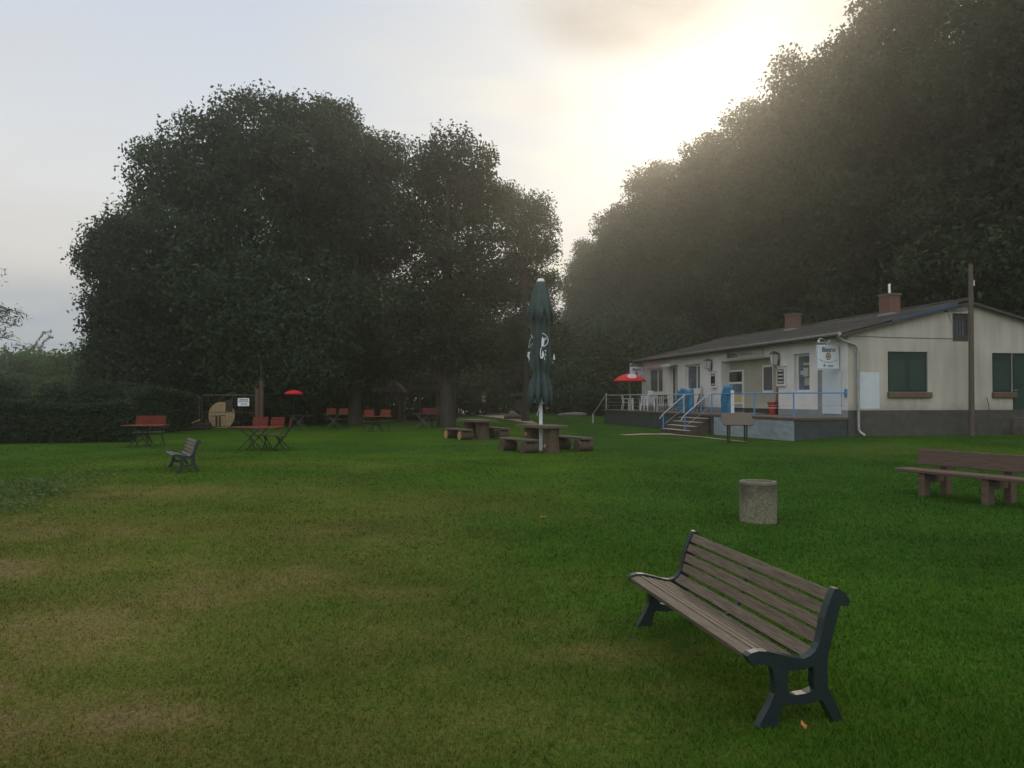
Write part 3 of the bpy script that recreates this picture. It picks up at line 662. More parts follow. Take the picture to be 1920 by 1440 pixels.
def slat_bench(length):
    t=thing('slatted_bench','slatted bench','bench')
    out=[cv(p) for p in OUT]; hol=[cv(p) for p in HOLE]
    th=.052
    for s in (-1,1):
        x0=s*length/2-th/2
        mb=MB(); mb.prism(out,[hol],lambda a,b,c:Vector((c,a,b)),x0,x0+th)
        mb.build('end_frame',M['iron'],t,bevel=.007,seg=2)
    def slats(lst,name,lift):
        mb=MB()
        for zx,zy,w,ang in lst:
            y,z=cv((zx,zy)); Mx=Matrix.Translation((0,y,z))@Matrix.Rotation(ang,4,'X')
            mb.box(-length/2+th/2-.002,length/2-th/2+.002,-w/2,w/2,-.030,0,Mx)
        return mb.build(name,M['slat'],t,bevel=.004)
    slats([(908,868,.066,.20),(985,866,.036,-.17),(1042,879,.034,-.22),(1095,893,.034,-.24),(1150,907,.036,-.22),(1212,920,.046,-.08)],'seat',0)
    slats([(1312,892,.074,.75),(1362,805,.060,1.30),(1384,716,.060,1.28),(1412,628,.060,1.20),(1449,542,.064,1.14)],'backrest',0)
    mb=MB()   # middle bracket under the slats
    pl=[(905,905),(985,905),(1095,925),(1212,950),(1330,925),(1392,820),(1415,720),(1445,630),(1478,545)]
    mb.tube([Vector((0,)+cv(p)) for p in pl],.014,6); mb.build('centre_bracket',M['iron'],t,smooth=True)
    return t
A=Vector((1.207,4.0,0)); B=Vector((.872,5.75,0)); ax=(B-A).normalized(); nrm=Vector((ax.y,-ax.x,0))
Lb=(B-A).length
b1=slat_bench(Lb)
yoff=(1185-870)*ZS
cpos=(A+B)/2+nrm*yoff
b1.location=(cpos.x,cpos.y,-.005); b1.rotation_euler=(0,0,math.atan2(-nrm.x,nrm.y))
b1['label']='large slatted bench nearest the camera with dark green iron end frames'; b1['group']='slatted iron frame benches'
g=G(348,886); dirb=Vector((-.50,.866,0)); n2=Vector((dirb.y,-dirb.x,0))
c2=Vector((g.x,g.y,0))+dirb*(Lb/2*.85)
b2=dup(b1,'slatted bench seen end on in front of the orange tables, facing left',(c2.x,c2.y,float(gz(c2.x,c2.y))),math.atan2(-n2.x,n2.y),(.85,1,1))

# brown plank bench at the right edge
def plank_bench():
    f1=Vector((6.95,13.0,0)); f2=Vector((7.42,12.02,0)); ax=(f2-f1).normalized(); nb=Vector((-ax.y,ax.x,0))   # nb: towards the backrest
    t=thing('plank_bench','heavy brown plank bench cut off by the right edge of the photo','bench',gpt(7.2,12.5),math.atan2(ax.y,ax.x))
    t.location.z=float(gz(7.2,12.5))-.01
    mb=MB(); mb.box(-1.02,1.25,-.16,.24,.40,.455); mb.build('seat',M['brownwood'],t,bevel=.012)
    mb=MB(); mb.box(-.98,1.25,.35,.40,.52,.80,Matrix.Translation((0,0,0))@Matrix.Rotation(-.07,4,'X')); mb.build('backrest',M['brownwood'],t,bevel=.012)
    for x in (-.53,.55):
        mb=MB(); mb.box(x-.06,x+.06,-.12,.03,-.02,.395); mb.build('front_leg',M['brownwood'],t,bevel=.012)
        mb=MB(); mb.box(x-.06,x+.06,.40,.55,-.02,.62,Matrix.Translation((0,.03,0))@Matrix.Rotation(-.04,4,'X')); mb.build('rear_leg',M['brownwood'],t,bevel=.012)
        mb=MB(); mb.box(x-.035,x+.035,.032,.42,.24,.36); mb.build('crossbeam',M['brownwood'],t,bevel=.008)
plank_bench()

# concrete litter bin
def mossy(m):
    t=m.node_tree; N=t.nodes; L=t.links; b=[n for n in N if n.type=='BSDF_PRINCIPLED'][0]; src=b.inputs['Base Color'].links[0].from_socket
    tc=N.new('ShaderNodeTexCoord'); sp=N.new('ShaderNodeSeparateXYZ'); L.new(tc.outputs['Object'],sp.inputs[0])
    n=N.new('ShaderNodeTexNoise'); n.inputs['Scale'].default_value=7; n.inputs['Detail'].default_value=8; L.new(tc.outputs['Object'],n.inputs['Vector'])
    a=N.new('ShaderNodeMath'); a.operation='MULTIPLY_ADD'; a.inputs[1].default_value=1.6; L.new(sp.outputs['Z'],a.inputs[0]); L.new(n.outputs['Fac'],a.inputs[2])
    r=N.new('ShaderNodeMapRange'); r.inputs['From Min'].default_value=.85; r.inputs['From Max'].default_value=1.35; r.inputs['To Max'].default_value=.8; L.new(a.outputs[0],r.inputs[0])
    x=N.new('ShaderNodeMix'); x.data_type='RGBA'; L.new(r.outputs[0],x.inputs[0]); L.new(src,x.inputs[6]); x.inputs[7].default_value=(.055,.058,.034,1); L.new(x.outputs[2],b.inputs['Base Color']); return m
def bin_():
    g=G(1431.5,983); t=thing('litter_bin','round exposed aggregate concrete bin standing alone on the lawn','bin',(g.x,g.y+.22,g.z-.015))
    r=.243; h=.565
    mb=MB(); mb.lathe([(0,.0),(r,.0),(r,.03),(r,h-.035)],40); mb.build('body',mossy(M['concrete']),t,smooth=True)
    mb=MB(); mb.lathe([(r+.001,h-.036),(r+.003,h-.02),(r-.004,h),(r-.035,h+.001),(r-.042,h-.01),(r-.045,.1),(0,.1)],40); mb.build('rim',M['concrete_rim'],t,smooth=True)
bin_()

# ------------------------------------------------------------------ log tables, log benches
AXA=math.atan2(-.87,.49)
def wavy_plank(mb,L,W,z0,z1,seed,m=0):
    rr=random.Random(seed); n=10; top=[];
    a=[(-L/2+L*i/n,-W/2+rr.uniform(-.02,.02)) for i in range(n+1)]; b=[(L/2-L*i/n,W/2+rr.uniform(-.02,.02)) for i in range(n+1)]
    mb.prism(a+b,[],lambda x,y,t:Vector((x,y,t)),z0,z1,m)
def log_table(label,loc,rz,L,W,h,seed,dx=.55,cut=False):
    t=thing('log_table',label,'table',loc,rz,'log tables on the lawn')
    mb=MB(); wavy_plank(mb,L,W,h-.085,h,seed); mb.build('tabletop',M['plankwood'],t,bevel=.015)
    rr=random.Random(seed)
    for s in (-1,1):
        mb=MB(); mb.lathe([(0,-.06),(.27,-.06),(.25,.05),(.225,.35),(.23,h-.087),(0,h-.087)],18,(s*dx,0,0),fn=lambda r,z,th:r*(1+.06*math.sin(3*th+seed)+.04*math.sin(7*th))); lg=mb.build('leg',M['logwood'],t,smooth=True)
        if cut:
            mb=MB(); mb.lathe([(0,.0),(.055,.0),(.07,-.02),(.07,-.10)],12); o=mb.build('cut_branch',M['endgrain'],lg,smooth=True)
            o.location=(s*dx-.02,-.24,(.18 if s>0 else .50)); o.rotation_euler=(R(90),0,R(-15))
    return t
def log_bench(label,loc,rz,L,W,h,seed,end=True):
    t=thing('log_bench',label,'bench',loc,rz,'log benches at the log tables')
    mb=MB(); wavy_plank(mb,L,W,h-.06,h,seed); mb.build('seat',M['plankwood'],t,bevel=.012)
    for s in (-1,1):
        lg=MB(); r=(h-.055)/2; lg.tube([(s*L*.36,-W*.62,r-.02),(s*L*.36,0,r-.015),(s*L*.36,W*.62,r-.02)],[r,r*1.04,r],16); o=lg.build('leg',M['logwood'],t,smooth=True)
        e=MB(); e.tube([(s*L*.36,-W*.62-.006,r-.02),(s*L*.36,-W*.62-.001,r-.02)],r*.93,16); e.build('cut_end',M['endgrain'] if end else M['logwood'],o)
    return t
def at(px,d): x=(px-960)/F*d; return gpt(x,d)
log_table('rough log table with the closed green parasol standing through it',at(1015,23.4),AXA,1.75,.80,.80,3,cut=True)
log_table('rough log table left of the parasol, beside the thick tree trunk',at(893,30.3),AXA,1.9,.85,.74,5)
log_bench('plank bench on logs in front of the parasol table',at(972,23.2),AXA,1.75,.38,.40,7,end=False)
log_bench('plank bench on logs right of the parasol table',at(1073,23.9),AXA,1.7,.42,.42,8,end=False)
log_bench('plank bench on logs with two pale sawn ends, nearest the thick trunk',at(860,30.0),AXA,1.7,.42,.40,9)
log_bench('low plank bench between the two log tables',at(930,30.6),AXA,1.6,.36,.42,10,end=False)

# ------------------------------------------------------------------ closed parasol
def closed_parasol():
    g=at(1014,23.6); t=thing('closed_parasol','tall closed dark green parasol with white pole through the log table','parasol',g)
    zof=lambda py:EYE+ray(1014,py)[1]*23.6-g.z
    px=23.6/F
    mb=MB(); mb.tube([(0,0,-.05),(0,0,2.0),(0,0,zof(530))],[.055,.055,.05],14); mb.build('pole',M['polewhite'],t,smooth=True)
    mb=MB(); mb.lathe([(0,zof(524)+.03),(.08,zof(524)+.025),(.115,zof(526)),(.125,zof(528)),(.10,zof(530))],20); mb.build('top_cap',M['white'],t,smooth=True)
    def canopy(prof,folds,amp,seed,hem,n=96):
        rr=random.Random(seed); ph=[rr.uniform(0,6.28) for _ in range(6)]
        vs=[];k=len(prof)
        for i,(py,r,a) in enumerate(prof):
            z=zof(py); q=i/(k-1)
            for j in range(n):
                th=2*math.pi*j/n
                w=abs(math.cos(folds*th/2+ph[0]+.25*math.sin(q*4)))
                rad=r*px*(1-a*amp*(1-w)+.06*math.sin(3*th+ph[1]+q*2)+.04*math.sin(11*th+ph[2]))
                zz=z-(hem*w if i==k-1 else hem*w*.5 if i==k-2 else 0)
                vs.append((rad*math.cos(th),rad*math.sin(th),zz))
        fs=[(i*n+j,i*n+(j+1)%n,(i+1)*n+(j+1)%n,(i+1)*n+j) for i in range(k-1) for j in range(n)]
        mb=MB(); mb.add(vs,fs); return mb
    mb=canopy([(529,7,.1),(545,12,.3),(575,17,.5),(600,18,.6),(640,19,.75),(672,21.5,.85),(684,22,.9),(698,15.5,.7),(706,16,.75),(716,21,.8),(730,25,.95),(742,25,1.0)],8,.46,3,.34)
    o=mb.build('canopy',M['canvas_green'],t,smooth='full'); sd=o.modifiers.new('cloth_thickness','SOLIDIFY'); sd.thickness=.006
    mb=canopy([(528,7,.1),(536,11,.3),(550,16,.4),(565,22,.45),(579,27,.55)],8,.34,5,.42)
    o=mb.build('vent_flap',M['canvas_green'],t,smooth='full'); sd=o.modifiers.new('cloth_thickness','SOLIDIFY'); sd.thickness=.006
    mb=MB()
    for i in range(8):
        a=i*math.pi/4+.2; mb.tube([(.10*math.cos(a),.10*math.sin(a),zof(740)),(.22*math.cos(a),.22*math.sin(a),zof(755))],.013,6)
    mb.build('ribs',M['white'],t)
    mb=MB(); mb.lathe([(.06,zof(757)),(.15,zof(757)),(.15,zof(755)),(.06,zof(755))],16); mb.tube([(-.06,-.06,zof(765)),(-.12,-.1,zof(779)),(-.02,-.07,zof(778)),(-.05,-.06,zof(764))],.008,5); mb.build('runner',M['white'],t)
    # printed marks: thin cloth prints following the canopy front
    mb=MB(); y0=-(24*px)
    def loc(pxx,pyy,off=0): 
        r=22*px; x=(pxx-1014)*px; y=-math.sqrt(max(.0,(r*1.05)**2-min(x*x,(r*1.05)**2)))
        return Vector((x,y-.015-off,zof(pyy)))
    Z=lambda a,b:(975+a/18,610+b/18)
    def line(pts,w=.018):
        q=[loc(*Z(*p)) for p in pts]
        for i in range(len(q)-1):
            mb.tube([q[i],q[i+1]],w/2,5)
    def patch(pts):
        q=[Z(*p) for p in pts]; mb.prism(q,[],lambda a,b,tt:loc(a,b,tt),0,.004)
    arc=[(720+210*math.sin(th),530-220*math.cos(th)) for th in np.linspace(0.05,2.85,12)]
    line(arc,.022)
    patch([(735,410),(775,460),(815,550),(795,600),(790,720),(750,750),(705,750),(715,520)])
    line([(790,480),(850,460),(880,490),(850,515),(800,500)],.02)
    line([(715,770),(680,850),(672,960),(690,1130)],.03); patch([(745,890),(770,900),(805,1040),(745,1140),(690,1145),(690,1100),(735,1070),(720,1000)])
    line([(815,880),(870,870),(840,910)],.02); line([(835,970),(850,1060)],.02); line([(800,1090),(820,1190)],.022); 
    mb.build('canopy_print',M['print'],t); mb=MB(); line([(365,345),(420,460)],.018); line([(350,450),(285,765),(410,640)],.018)
    patch([(255,910),(335,900),(340,960),(300,990),(330,1150),(275,1240),(300,1150),(240,1030),(260,980)])
    mb.build('canopy_print',M['print'],t); mb=MB(); patch([(1145,940),(1170,1000),(1190,1165),(1150,1150),(1125,1190),(1120,1080)]); line([(1120,1240),(1100,1280)],.02)
    mb.build('canopy_print',M['print'],t)
closed_parasol()

# ------------------------------------------------------------------ open red parasols
def red_parasol(label,base,r,h,dome,logo):
    t=thing('red_parasol',label,'parasol',base,0,'open red parasols')
    mb=MB(); n=8; prof=[(0,0),(.15,.02),(.3,.08),(.5,.23),(.7,.45),(.87,.72),(1,1)]
    vs=[];m=32
    for q,dz in prof:
        for j in range(m):
            th=2*math.pi*j/m; sc=1-.05*q*(1-abs(math.cos(4*th)))
            vs.append((r*q*sc*math.cos(th),r*q*sc*math.sin(th),h-dz*dome))
    fs=[(i*m+j,i*m+(j+1)%m,(i+1)*m+(j+1)%m,(i+1)*m+j) for i in range(len(prof)-1) for j in range(m)]
    # hanging valance
    b=len(vs)
    for j in range(m):
        v=vs[(len(prof)-1)*m+j]; vs.append((v[0]*1.005,v[1]*1.005,v[2]-.05-.03*abs(math.cos(4*2*math.pi*j/m))))
    fs+=[((len(prof)-1)*m+j,(len(prof)-1)*m+(j+1)%m,b+(j+1)%m,b+j) for j in range(m)]
    mb.add(vs,fs); o=mb.build('canopy',M['red'],t,smooth=True); o.modifiers.new('cloth_thickness','SOLIDIFY').thickness=.006
    mb=MB(); mb.tube([(0,0,0),(0,0,h+.05)],.022,8); mb.build('pole',M['palerail'] if logo else M['blackmetal'],t,smooth=True)
    if logo:
        mb=MB(); k=20; tilt=Matrix.Translation((.02*r,-r*.74,h-.53*dome+.03))@Matrix.Rotation(R(38),4,'X')
        ring=[(.25*math.cos(a),.20*math.sin(a)) for a in np.linspace(0,2*math.pi,k,endpoint=False)]; inn=[(.20*math.cos(a),.145*math.sin(a)) for a in np.linspace(0,2*math.pi,k,endpoint=False)]
        mb.prism(ring,[inn],lambda a,b,c:tilt@Vector((a,b,c+.02)),0,.01)
        for i in range(5): mb.box(-.14+i*.06,-.10+i*.06,-.07,.07,.02,.03,tilt)
        mb.build('logo',M['print'],t)
    return t

# ------------------------------------------------------------------ orange folding tables and chairs
def folding_chair():
    t=thing('folding_chair','folding chair','chair')
    mb=MB()
    for i in range(4): mb.box(-.21,.21,-.20+i*.105,-.11+i*.105,.44,.46)
    mb.build('seat',M['brownwood'],t)
    mb=MB()
    for i in range(4):
        z=.69+i*.08; mb.box(-.24,.24,.235+.02*i,.250+.02*i,z,z+.068)
    mb.build('backrest',M['orange'],t)
    for s in (-1,1):
        x=s*.225; mb=MB(); mb.tube([(x,-.24,0),(x,.24,.62),(x,.33,1.0)],.013,6); mb.build('leg',M['blackmetal'],t)
        mb=MB(); mb.tube([(x*.9,.28,0),(x*.9,.0,.30),(x*.9,-.20,.44)],.013,6); mb.build('leg',M['blackmetal'],t)
    return t
def folding_table(board,legm,L=1.3,W=.7):
    t=thing('folding_table','folding table','table')
    mb=MB()
    n=6
    for i in range(n): mb.box(-L/2,L/2,-W/2+i*W/n,-W/2+(i+1)*W/n-.012,.70,.725)
    mb.box(-L/2+.02,-L/2+.08,-W/2+.02,W/2-.03,.675,.698); mb.box(L/2-.08,L/2-.02,-W/2+.02,W/2-.03,.675,.698)
    mb.build('tabletop',board,t)
    for s in (-1,1):
        y=s*(W/2-.07)
        mb=MB(); mb.tube([(-L*.34,y,0),(-L*.06,y,.40),(L*.12,y,.68)],.014,6); mb.build('leg',legm,t)
        mb=MB(); mb.tube([(L*.22,y*.93,0),(-L*.05,y*.93,.38),(-L*.30,y*.93,.68)],.014,6); mb.build('leg',legm,t)
    return t
OT='orange slatted tables'; OC='orange slatted folding chairs'
t0=folding_table(M['orange'],M['blackmetal'])
def ptable(o,first,label,px,d,rz,sx=1,grp=OT):
    p=at(px,d)
    if first: o.location=p; o.rotation_euler=(0,0,rz); o.scale=(sx,1,1); o['label']=label; o['group']=grp
    else: dup(o,label,p,rz,(sx,1,1),grp)
ptable(t0,True,'orange slatted table with black crossed legs, in front of the fence panel',483,23.6,R(-8),1.15)
ptable(t0,False,'orange slatted table at the dark hedge, leftmost of its kind',273,25.2,R(6),1.0)
ptable(t0,False,'orange slatted table in front of the pavilion posts',708,35.5,R(2),1.0)
dt=folding_table(M['darktable'],M['palemetal'],1.25,.7)
ptable(dt,True,'dark table with pale thin legs below the small far red parasol',566,36.8,0,1.0,'dark tables under the trees')
ptable(dt,False,'dark table between the open shelter and the thick trunk',797,39.5,0,1.1,'dark tables under the trees')
ptable(dt,False,'dim dark table in front of the two dim orange chairs left of the pavilion',630,38.6,0,1.05,'dark tables under the trees')
c0=folding_chair()
def pchair(first,label,px,d,rz):
    p=at(px,d)
    if first: c0.location=p; c0.rotation_euler=(0,0,rz); c0['label']=label; c0['group']=OC
    else: dup(c0,label,p,rz,None,OC)
pchair(True,'orange folding chair right of the middle of the nearest orange table, by the wooden post',485,24.5,R(5))
for l,px,d,rz in [('orange folding chair at the right end of the nearest orange table',512,24.2,-14),('dim orange chair with side turned, outermost right of the nearest orange table',528,23.9,-70),
    ('left orange chair behind the table at the hedge',264,26.0,6),('right orange chair behind the table at the hedge',293,26.1,8),
    ('left orange chair at the table before the pavilion',690,36.2,0),('right orange chair at the table before the pavilion',720,36.3,-6),
    ('left one of the two dim orange chairs left of the pavilion',619,39.4,0),('right one of the two dim orange chairs left of the pavilion',642,39.4,0),
    ('left dim orange chair beside the thick trunk',800,40.4,0),('right dim orange chair beside the thick trunk',818,40.4,0)]:
    pchair(False,l,px,d,R(rz))
red_parasol('small open red parasol far under the trees, left of the pavilion',at(551,38.6),.46,1.93,.15,False)

# ------------------------------------------------------------------ fence panels, drum, post
def fence_panel(label,pa,pb,h):
    d=pb-pa; L=d.length; t=thing('fence_panel',label,'fence',(pa+pb)/2,math.atan2(d.y,d.x),'mobile wire fence panels')
    r=.025; c=.12; z0=.12
    mb=MB(); pts=[(-L/2,0,-.05),(-L/2,0,h-c),(-L/2+c*.3,0,h-c*.3),(-L/2+c,0,h),(L/2-c,0,h),(L/2-c*.3,0,h-c*.3),(L/2,0,h-c),(L/2,0,-.05)]
    mb.tube(pts,r,8); mb.tube([(-L/2+r,0,z0),(L/2-r,0,z0)],r*.8,8); mb.tube([(-L/2+r,0,h*.49),(L/2-r,0,h*.49)],r*.55,6); mb.build('frame',M['fencemetal'],t,smooth=True)
    mb=MB(); n=int(L/.16)
    for i in range(1,n): x=-L/2+L*i/n; mb.tube([(x,-.012,z0+.01),(x,-.012,h-.02)],.0045,4)
    for k in range(1,6): mb.tube([(-L/2+r,-.018,z0+(h-z0)*k/6),(L/2-r,-.018,z0+(h-z0)*k/6)],.0035,4)
    mb.build('wire_mesh',M['fencemetal'],t)
    return t
fa=at(379,38.2); fb=at(480,38.2); fl=at(330,37.6)
fence_panel('wire fence panel carrying the white notice, in front of the pale disc',fa,fb,1.68)
fence_panel('wire fence panel left of the notice panel, half hidden by the hedge',at(322,37.9),at(374,38.0),1.66)
def notice():
    p=P(456.5,754,38.05); t=thing('notice_sign','small white notice with dark lines of text hung on the wire fence','sign',p)
    mb=MB(); mb.box(-.28,.28,-.006,.006,-.195,.195); mb.build('sheet',M['notice'],t)
    mb=MB(); rr=random.Random(2)
    for z,h,a,b in [(.115,.075,-.235,.235),(.025,.05,-.245,.245),(-.065,.042,-.16,.165),(-.135,.03,-.12,.21)]:
        x=a
        while x<b:
            w=rr.uniform(.014,.03); mb.box(x,min(b,x+w),-.009,-.0065,z-h/2,z+h/2); x+=w+(.012 if rr.random()<.8 else .03)
    mb.build('lettering',M['ink'],t)
notice()
def drum():
    p=at(416,39.4); t=thing('cable_drum','pale round wooden drum end propped behind the fence','drum',p,R(-6))
    rr=.70; mb=MB()
    n=9
    for i in range(n):
        x0=-rr+2*rr*i/n+.004; x1=-rr+2*rr*(i+1)/n-.004
        f=lambda x:math.sqrt(max(.0004,rr*rr-x*x)); xs=np.linspace(x0,x1,5)
        top=[(float(x),f(x)) for x in xs]; bot=[(float(x),-f(x)) for x in xs[::-1]]
        mb.prism(top+bot,[],lambda a,b,c:Vector((a,c,b+rr-.06)),-.03,.03)
    mb.build('disc',M['drum'],t)
    mb=MB(); mb.tube([(0,.03,rr-.06),(0,.55,rr-.06)],.26,18); mb.build('hub',M['hutwood'],t,smooth=True)
    mb=MB(); mb.box(-.42,-.05,-.33,-.30,.60,.64); mb.box(-.16,-.08,-.33,-.30,.05,.60); mb.box(.02,.10,-.33,-.30,.05,.62); mb.box(.02,.36,-.33,-.30,.625,.66); mb.build('timber_props',M['hutwood'],t)
    mb=MB(); mb.box(.23,.6,-.055,-.033,.85,1.45); mb.build('dark_board',M['hutwood'],t)
drum()
def post():
    p=at(486,36.5); t=thing('timber_post','thick reddish timber post behind the orange chairs with a thin rod on top','post',p)
    mb=MB(); mb.tube([(-.09,0,-.1),(-.09,0,2.0)],.11,10); mb.tube([(.10,.02,-.1),(.10,.02,2.35)],.10,10); mb.build('timbers',M['postwood'],t,smooth=True)
    mb=MB(); mb.tube([(.08,0,2.3),(.08,0,3.3)],.012,6); mb.build('rod',M['palemetal'],t)
post()
mb=MB()
rrk=random.Random(6)
for i in range(4):
    a=.12*i; mb.tube([(-.7+.1*i,.1*i,.10+.12*(i%2)),(.4-.05*i,.1*i+.2,.14+.16*(i%2))],.07,8)
mb.tube([(.28,-.1,0),(.30,-.1,.55)],.05,8); mb.tube([(-.45,0,.35),(-.1,.1,.5)],.03,6,m=1)
o=mb.build('log_pile',[M['hutwood'],M['endgrain']],None,smooth=True); o.location=at(378,37.0); tag(o,'low pile of dark timber at the left foot of the pale disc','log pile')

# ------------------------------------------------------------------ pavilion, shelter, small things under the trees
def pavilion():
    d=50; p=at(724,d); t=thing('pavilion','small dark hip roofed timber pavilion under the trees','pavilion',p)
    w=1.15; zb=EYE+ray(724,735)[1]*d-p.z; zt=EYE+ray(724,711)[1]*d-p.z
    mb=MB(); e=w+.18; k=.55
    vs=[(-e,-e,zb),(e,-e,zb),(e,e,zb),(-e,e,zb),(-k,-.2,zt),(k,-.2,zt),(k,.2,zt),(-k,.2,zt),(-e,-e,zb-.1),(e,-e,zb-.1),(e,e,zb-.1),(-e,e,zb-.1)]
    mb.add(vs,[(0,1,5,4),(1,2,6,5),(2,3,7,6),(3,0,4,7),(4,5,6,7),(8,9,1,0),(9,10,2,1),(10,11,3,2),(11,8,0,3),(8,11,10,9)]); mb.build('roof',M['hutroof'],t)
    for sx in (-1,1):
        for sy in (-1,1):
            mb=MB(); x=sx*w*.88; y=sy*w*.88; mb.tube([(x,y,-.05),(x,y,zb-.1)],.07,8); mb.tube([(x,y,zb-.7),(x-sx*.45,y,zb-.12)],.045,6); mb.build('post',M['polewood'],t)
    mb=MB(); mb.box(-w*.8,w*.8,w*.80,w*.84,.1,1.0); mb.build('back_rail',M['hutwood'],t)
pavilion()
def shelter():
    d=52; p=at(806,d); t=thing('open_shelter','dark open timber shelter between the pavilion and the thick trunk','shelter',p)
    zt=EYE+ray(800,728)[1]*d-p.z; w=1.75
    mb=MB(); mb.prism([(-w-.2,0),(w+.2,0),(w*.62,.32),(-w*.62,.32)],[],lambda a,b,c:Vector((a,c,zt-.2+b)),-1.2,1.2); mb.build('roof',M['hutroof'],t)
    for x in (-w,-w*.33,w*.33,w):
        mb=MB(); mb.tube([(x,-1.0,-.05),(x,-1.0,zt-.2)],.055,8); mb.build('post',M['polewood'],t)
    mb=MB(); mb.box(-w,w,.95,1.0,.0,.75); mb.build('parapet',M['hutwood'],t); mb=MB(); mb.box(-w,-w*.4,-1.04,-1.0,.35,.62); mb.build('front_board',M['hutwood'],t)
    mb=MB(); mb.box(-w*.55,-w*.1,.86,.9,.78,1.35); mb.build('hung_board',M['hutwood'],t); mb=MB(); mb.box(w*.02,w*.28,.86,.9,.78,1.5); mb.build('hung_board',M['hutwood'],t)
shelter()
def info():
    d=62; p=at(975,d); t=thing('information_stand','roofed timber information stand beyond the sandy track','stand',p)
    mb=MB(); mb.box(-.42,.42,-.06,.06,.55,1.35); mb.build('board',M['postwood'],t)
    mb=MB(); 
    for x in (-.46,.46): mb.box(x-.05,x+.05,-.06,.06,-.05,1.75)
    mb.build('post',M['hutwood'],t)
    mb=MB(); mb.prism([(-.75,1.75),(.75,1.75),(.6,1.9),(-.6,1.9)],[],lambda a,b,c:Vector((a,c,b)),-.35,.35); mb.build('roof',M['polewood'],t)
info()
def blob_stone(label,p,sx,sy,sz,seed,m,name='boulder',cat='boulder'):
    import bmesh
    bm=bmesh.new(); bmesh.ops.create_icosphere(bm,subdivisions=3,radius=1); rr=np.random.RandomState(seed); ph=rr.rand(6)*6
    for v in bm.verts:
        q=v.co.copy(); k=1+.12*math.sin(3*q.x+ph[0])+.1*math.sin(4*q.y+ph[1])+.08*math.sin(5*q.z+ph[2]); v.co=Vector((q.x*sx,q.y*sy,q.z*sz))*k
    me=bpy.data.meshes.new(name); bm.to_mesh(me); bm.free(); me.materials.append(m)
    for q in me.polygons: q.use_smooth=True
    o=bpy.data.objects.new(name,me); COL.objects.link(o); o.location=p; tag(o,label,cat); return o
q=at(962,58); q.z+=.25; blob_stone('rounded pale boulder beside the information stand',q,.38,.35,.32,3,M['stone'])
q=at(1072,62); q.z+=.1; o=blob_stone('long low stone block beyond the lawn, right of the parasol',q,1.1,.4,.32,4,M['stone'])
mb=MB(); mb.tube([(-.75,0,.14),(0,.02,.15),(.7,0,.13)],[.14,.15,.13],10); o=mb.build('lying_log',M['polewood'],None,smooth=True); o.location=at(965,55); tag(o,'pale log lying in front of the boulder by the track','log')
def sign_post():
    p=at(907,66); t=thing('sign_post','small pale red topped sign on a post beyond the track','sign',p)
    mb=MB(); mb.tube([(0,0,0),(0,0,2.0)],.04,6); mb.build('post',M['hutwood'],t)
    mb=MB(); mb.box(-.16,.16,-.06,-.04,1.15,1.75); mb.build('panel',M['beige'],t)
    mb=MB(); mb.box(-.2,.2,-.07,-.03,1.755,2.1); mb.build('red_panel',M['rust'],t)
sign_post()

# ------------------------------------------------------------------ the bungalow (local frame: X along the gable to the right, Y along the front away, origin at the near corner)
RZ=math.atan2(.2046,1)
BUN=thing('bungalow','long low white rendered bungalow with grey roof, dark plinth and terrace front','building',(11.8,27,0),RZ)
def tF(px,s=0.0):  # position along the front (or a plane s metres inside it) hit by image column px
    u=(px-960)/F; x0=11.8+FB.x*s; y0=27+FB.y*s
    return (x0-u*y0)/(.2005+u*.98)
def zF(px,py,s=0.0):
    d=27+FB.y*s+.98*tF(px,s); return EYE+ray(px,py)[1]*d
def sG(px):
    u=(px-960)/F; return (u*27-11.8)/(.98-u*.2005)
def zG(px,py): return EYE+ray(px,py)[1]*(27+.2005*sG(px))
W_=9.8; RID=4.9; ZP=1.28; ZE=3.98; ZA=5.17; LEN=19.8
roofz=lambda s: ZE+(ZA-ZE)*(1-abs(s-RID)/RID)
win_t={'w1':(tF(1242.5),tF(1214),2.0,3.44),'d1':(tF(1270),tF(1255.5),1.05,3.44),'w2':(tF(1312.5),tF(1284),2.12,3.44),'porch':(tF(1459.5),tF(1352.5),1.05,3.44),'w3':(tF(1518),tF(1488.5),1.94,3.44)}
gw={'gw1':(sG(1665),sG(1740),1.93,3.37),'gw2':(sG(1787.5),sG(1819),3.77,4.79),'gw3':(sG(1861),sG(1899),1.93,3.37),'gd':(sG(1899)+.001,sG(1899)+.95,1.05,3.37)}
def wall_grid(mb,a0,a1,z0,topf,holes,fmap,extra=(),rev=.16):
    A=sorted(set([a0,a1]+[h[i] for h in holes for i in (0,1)]+list(extra)))
    for i in range(len(A)-1):
        p,q=A[i],A[i+1]; mid=(p+q)/2
        hs=sorted([h for h in holes if h[0]-1e-6<=p and h[1]+1e-6>=q],key=lambda h:h[2])
        z=z0
        for h in hs:
            if h[2]>z+1e-6: mb.quad(fmap(p,z,0),fmap(q,z,0),fmap(q,h[2],0),fmap(p,h[2],0))
            z=max(z,h[3])
        mb.quad(fmap(p,z,0),fmap(q,z,0),fmap(q,topf(q),0),fmap(p,topf(p),0))
    for h in holes:
        r=h[4] if len(h)>4 else rev
        for (x0,y0,x1,y1) in ((h[0],h[2],h[1],h[2]),(h[1],h[2],h[1],h[3]),(h[1],h[3],h[0],h[3]),(h[0],h[3],h[0],h[2])):
            mb.quad(fmap(x0,y0,0),fmap(x1,y1,0),fmap(x1,y1,r),fmap(x0,y0,r))
front=lambda a,z,r:Vector((r,a,z)); gable=lambda a,z,r:Vector((a,r,z))
mb=MB()
pr=list(win_t['porch'])+[.45]
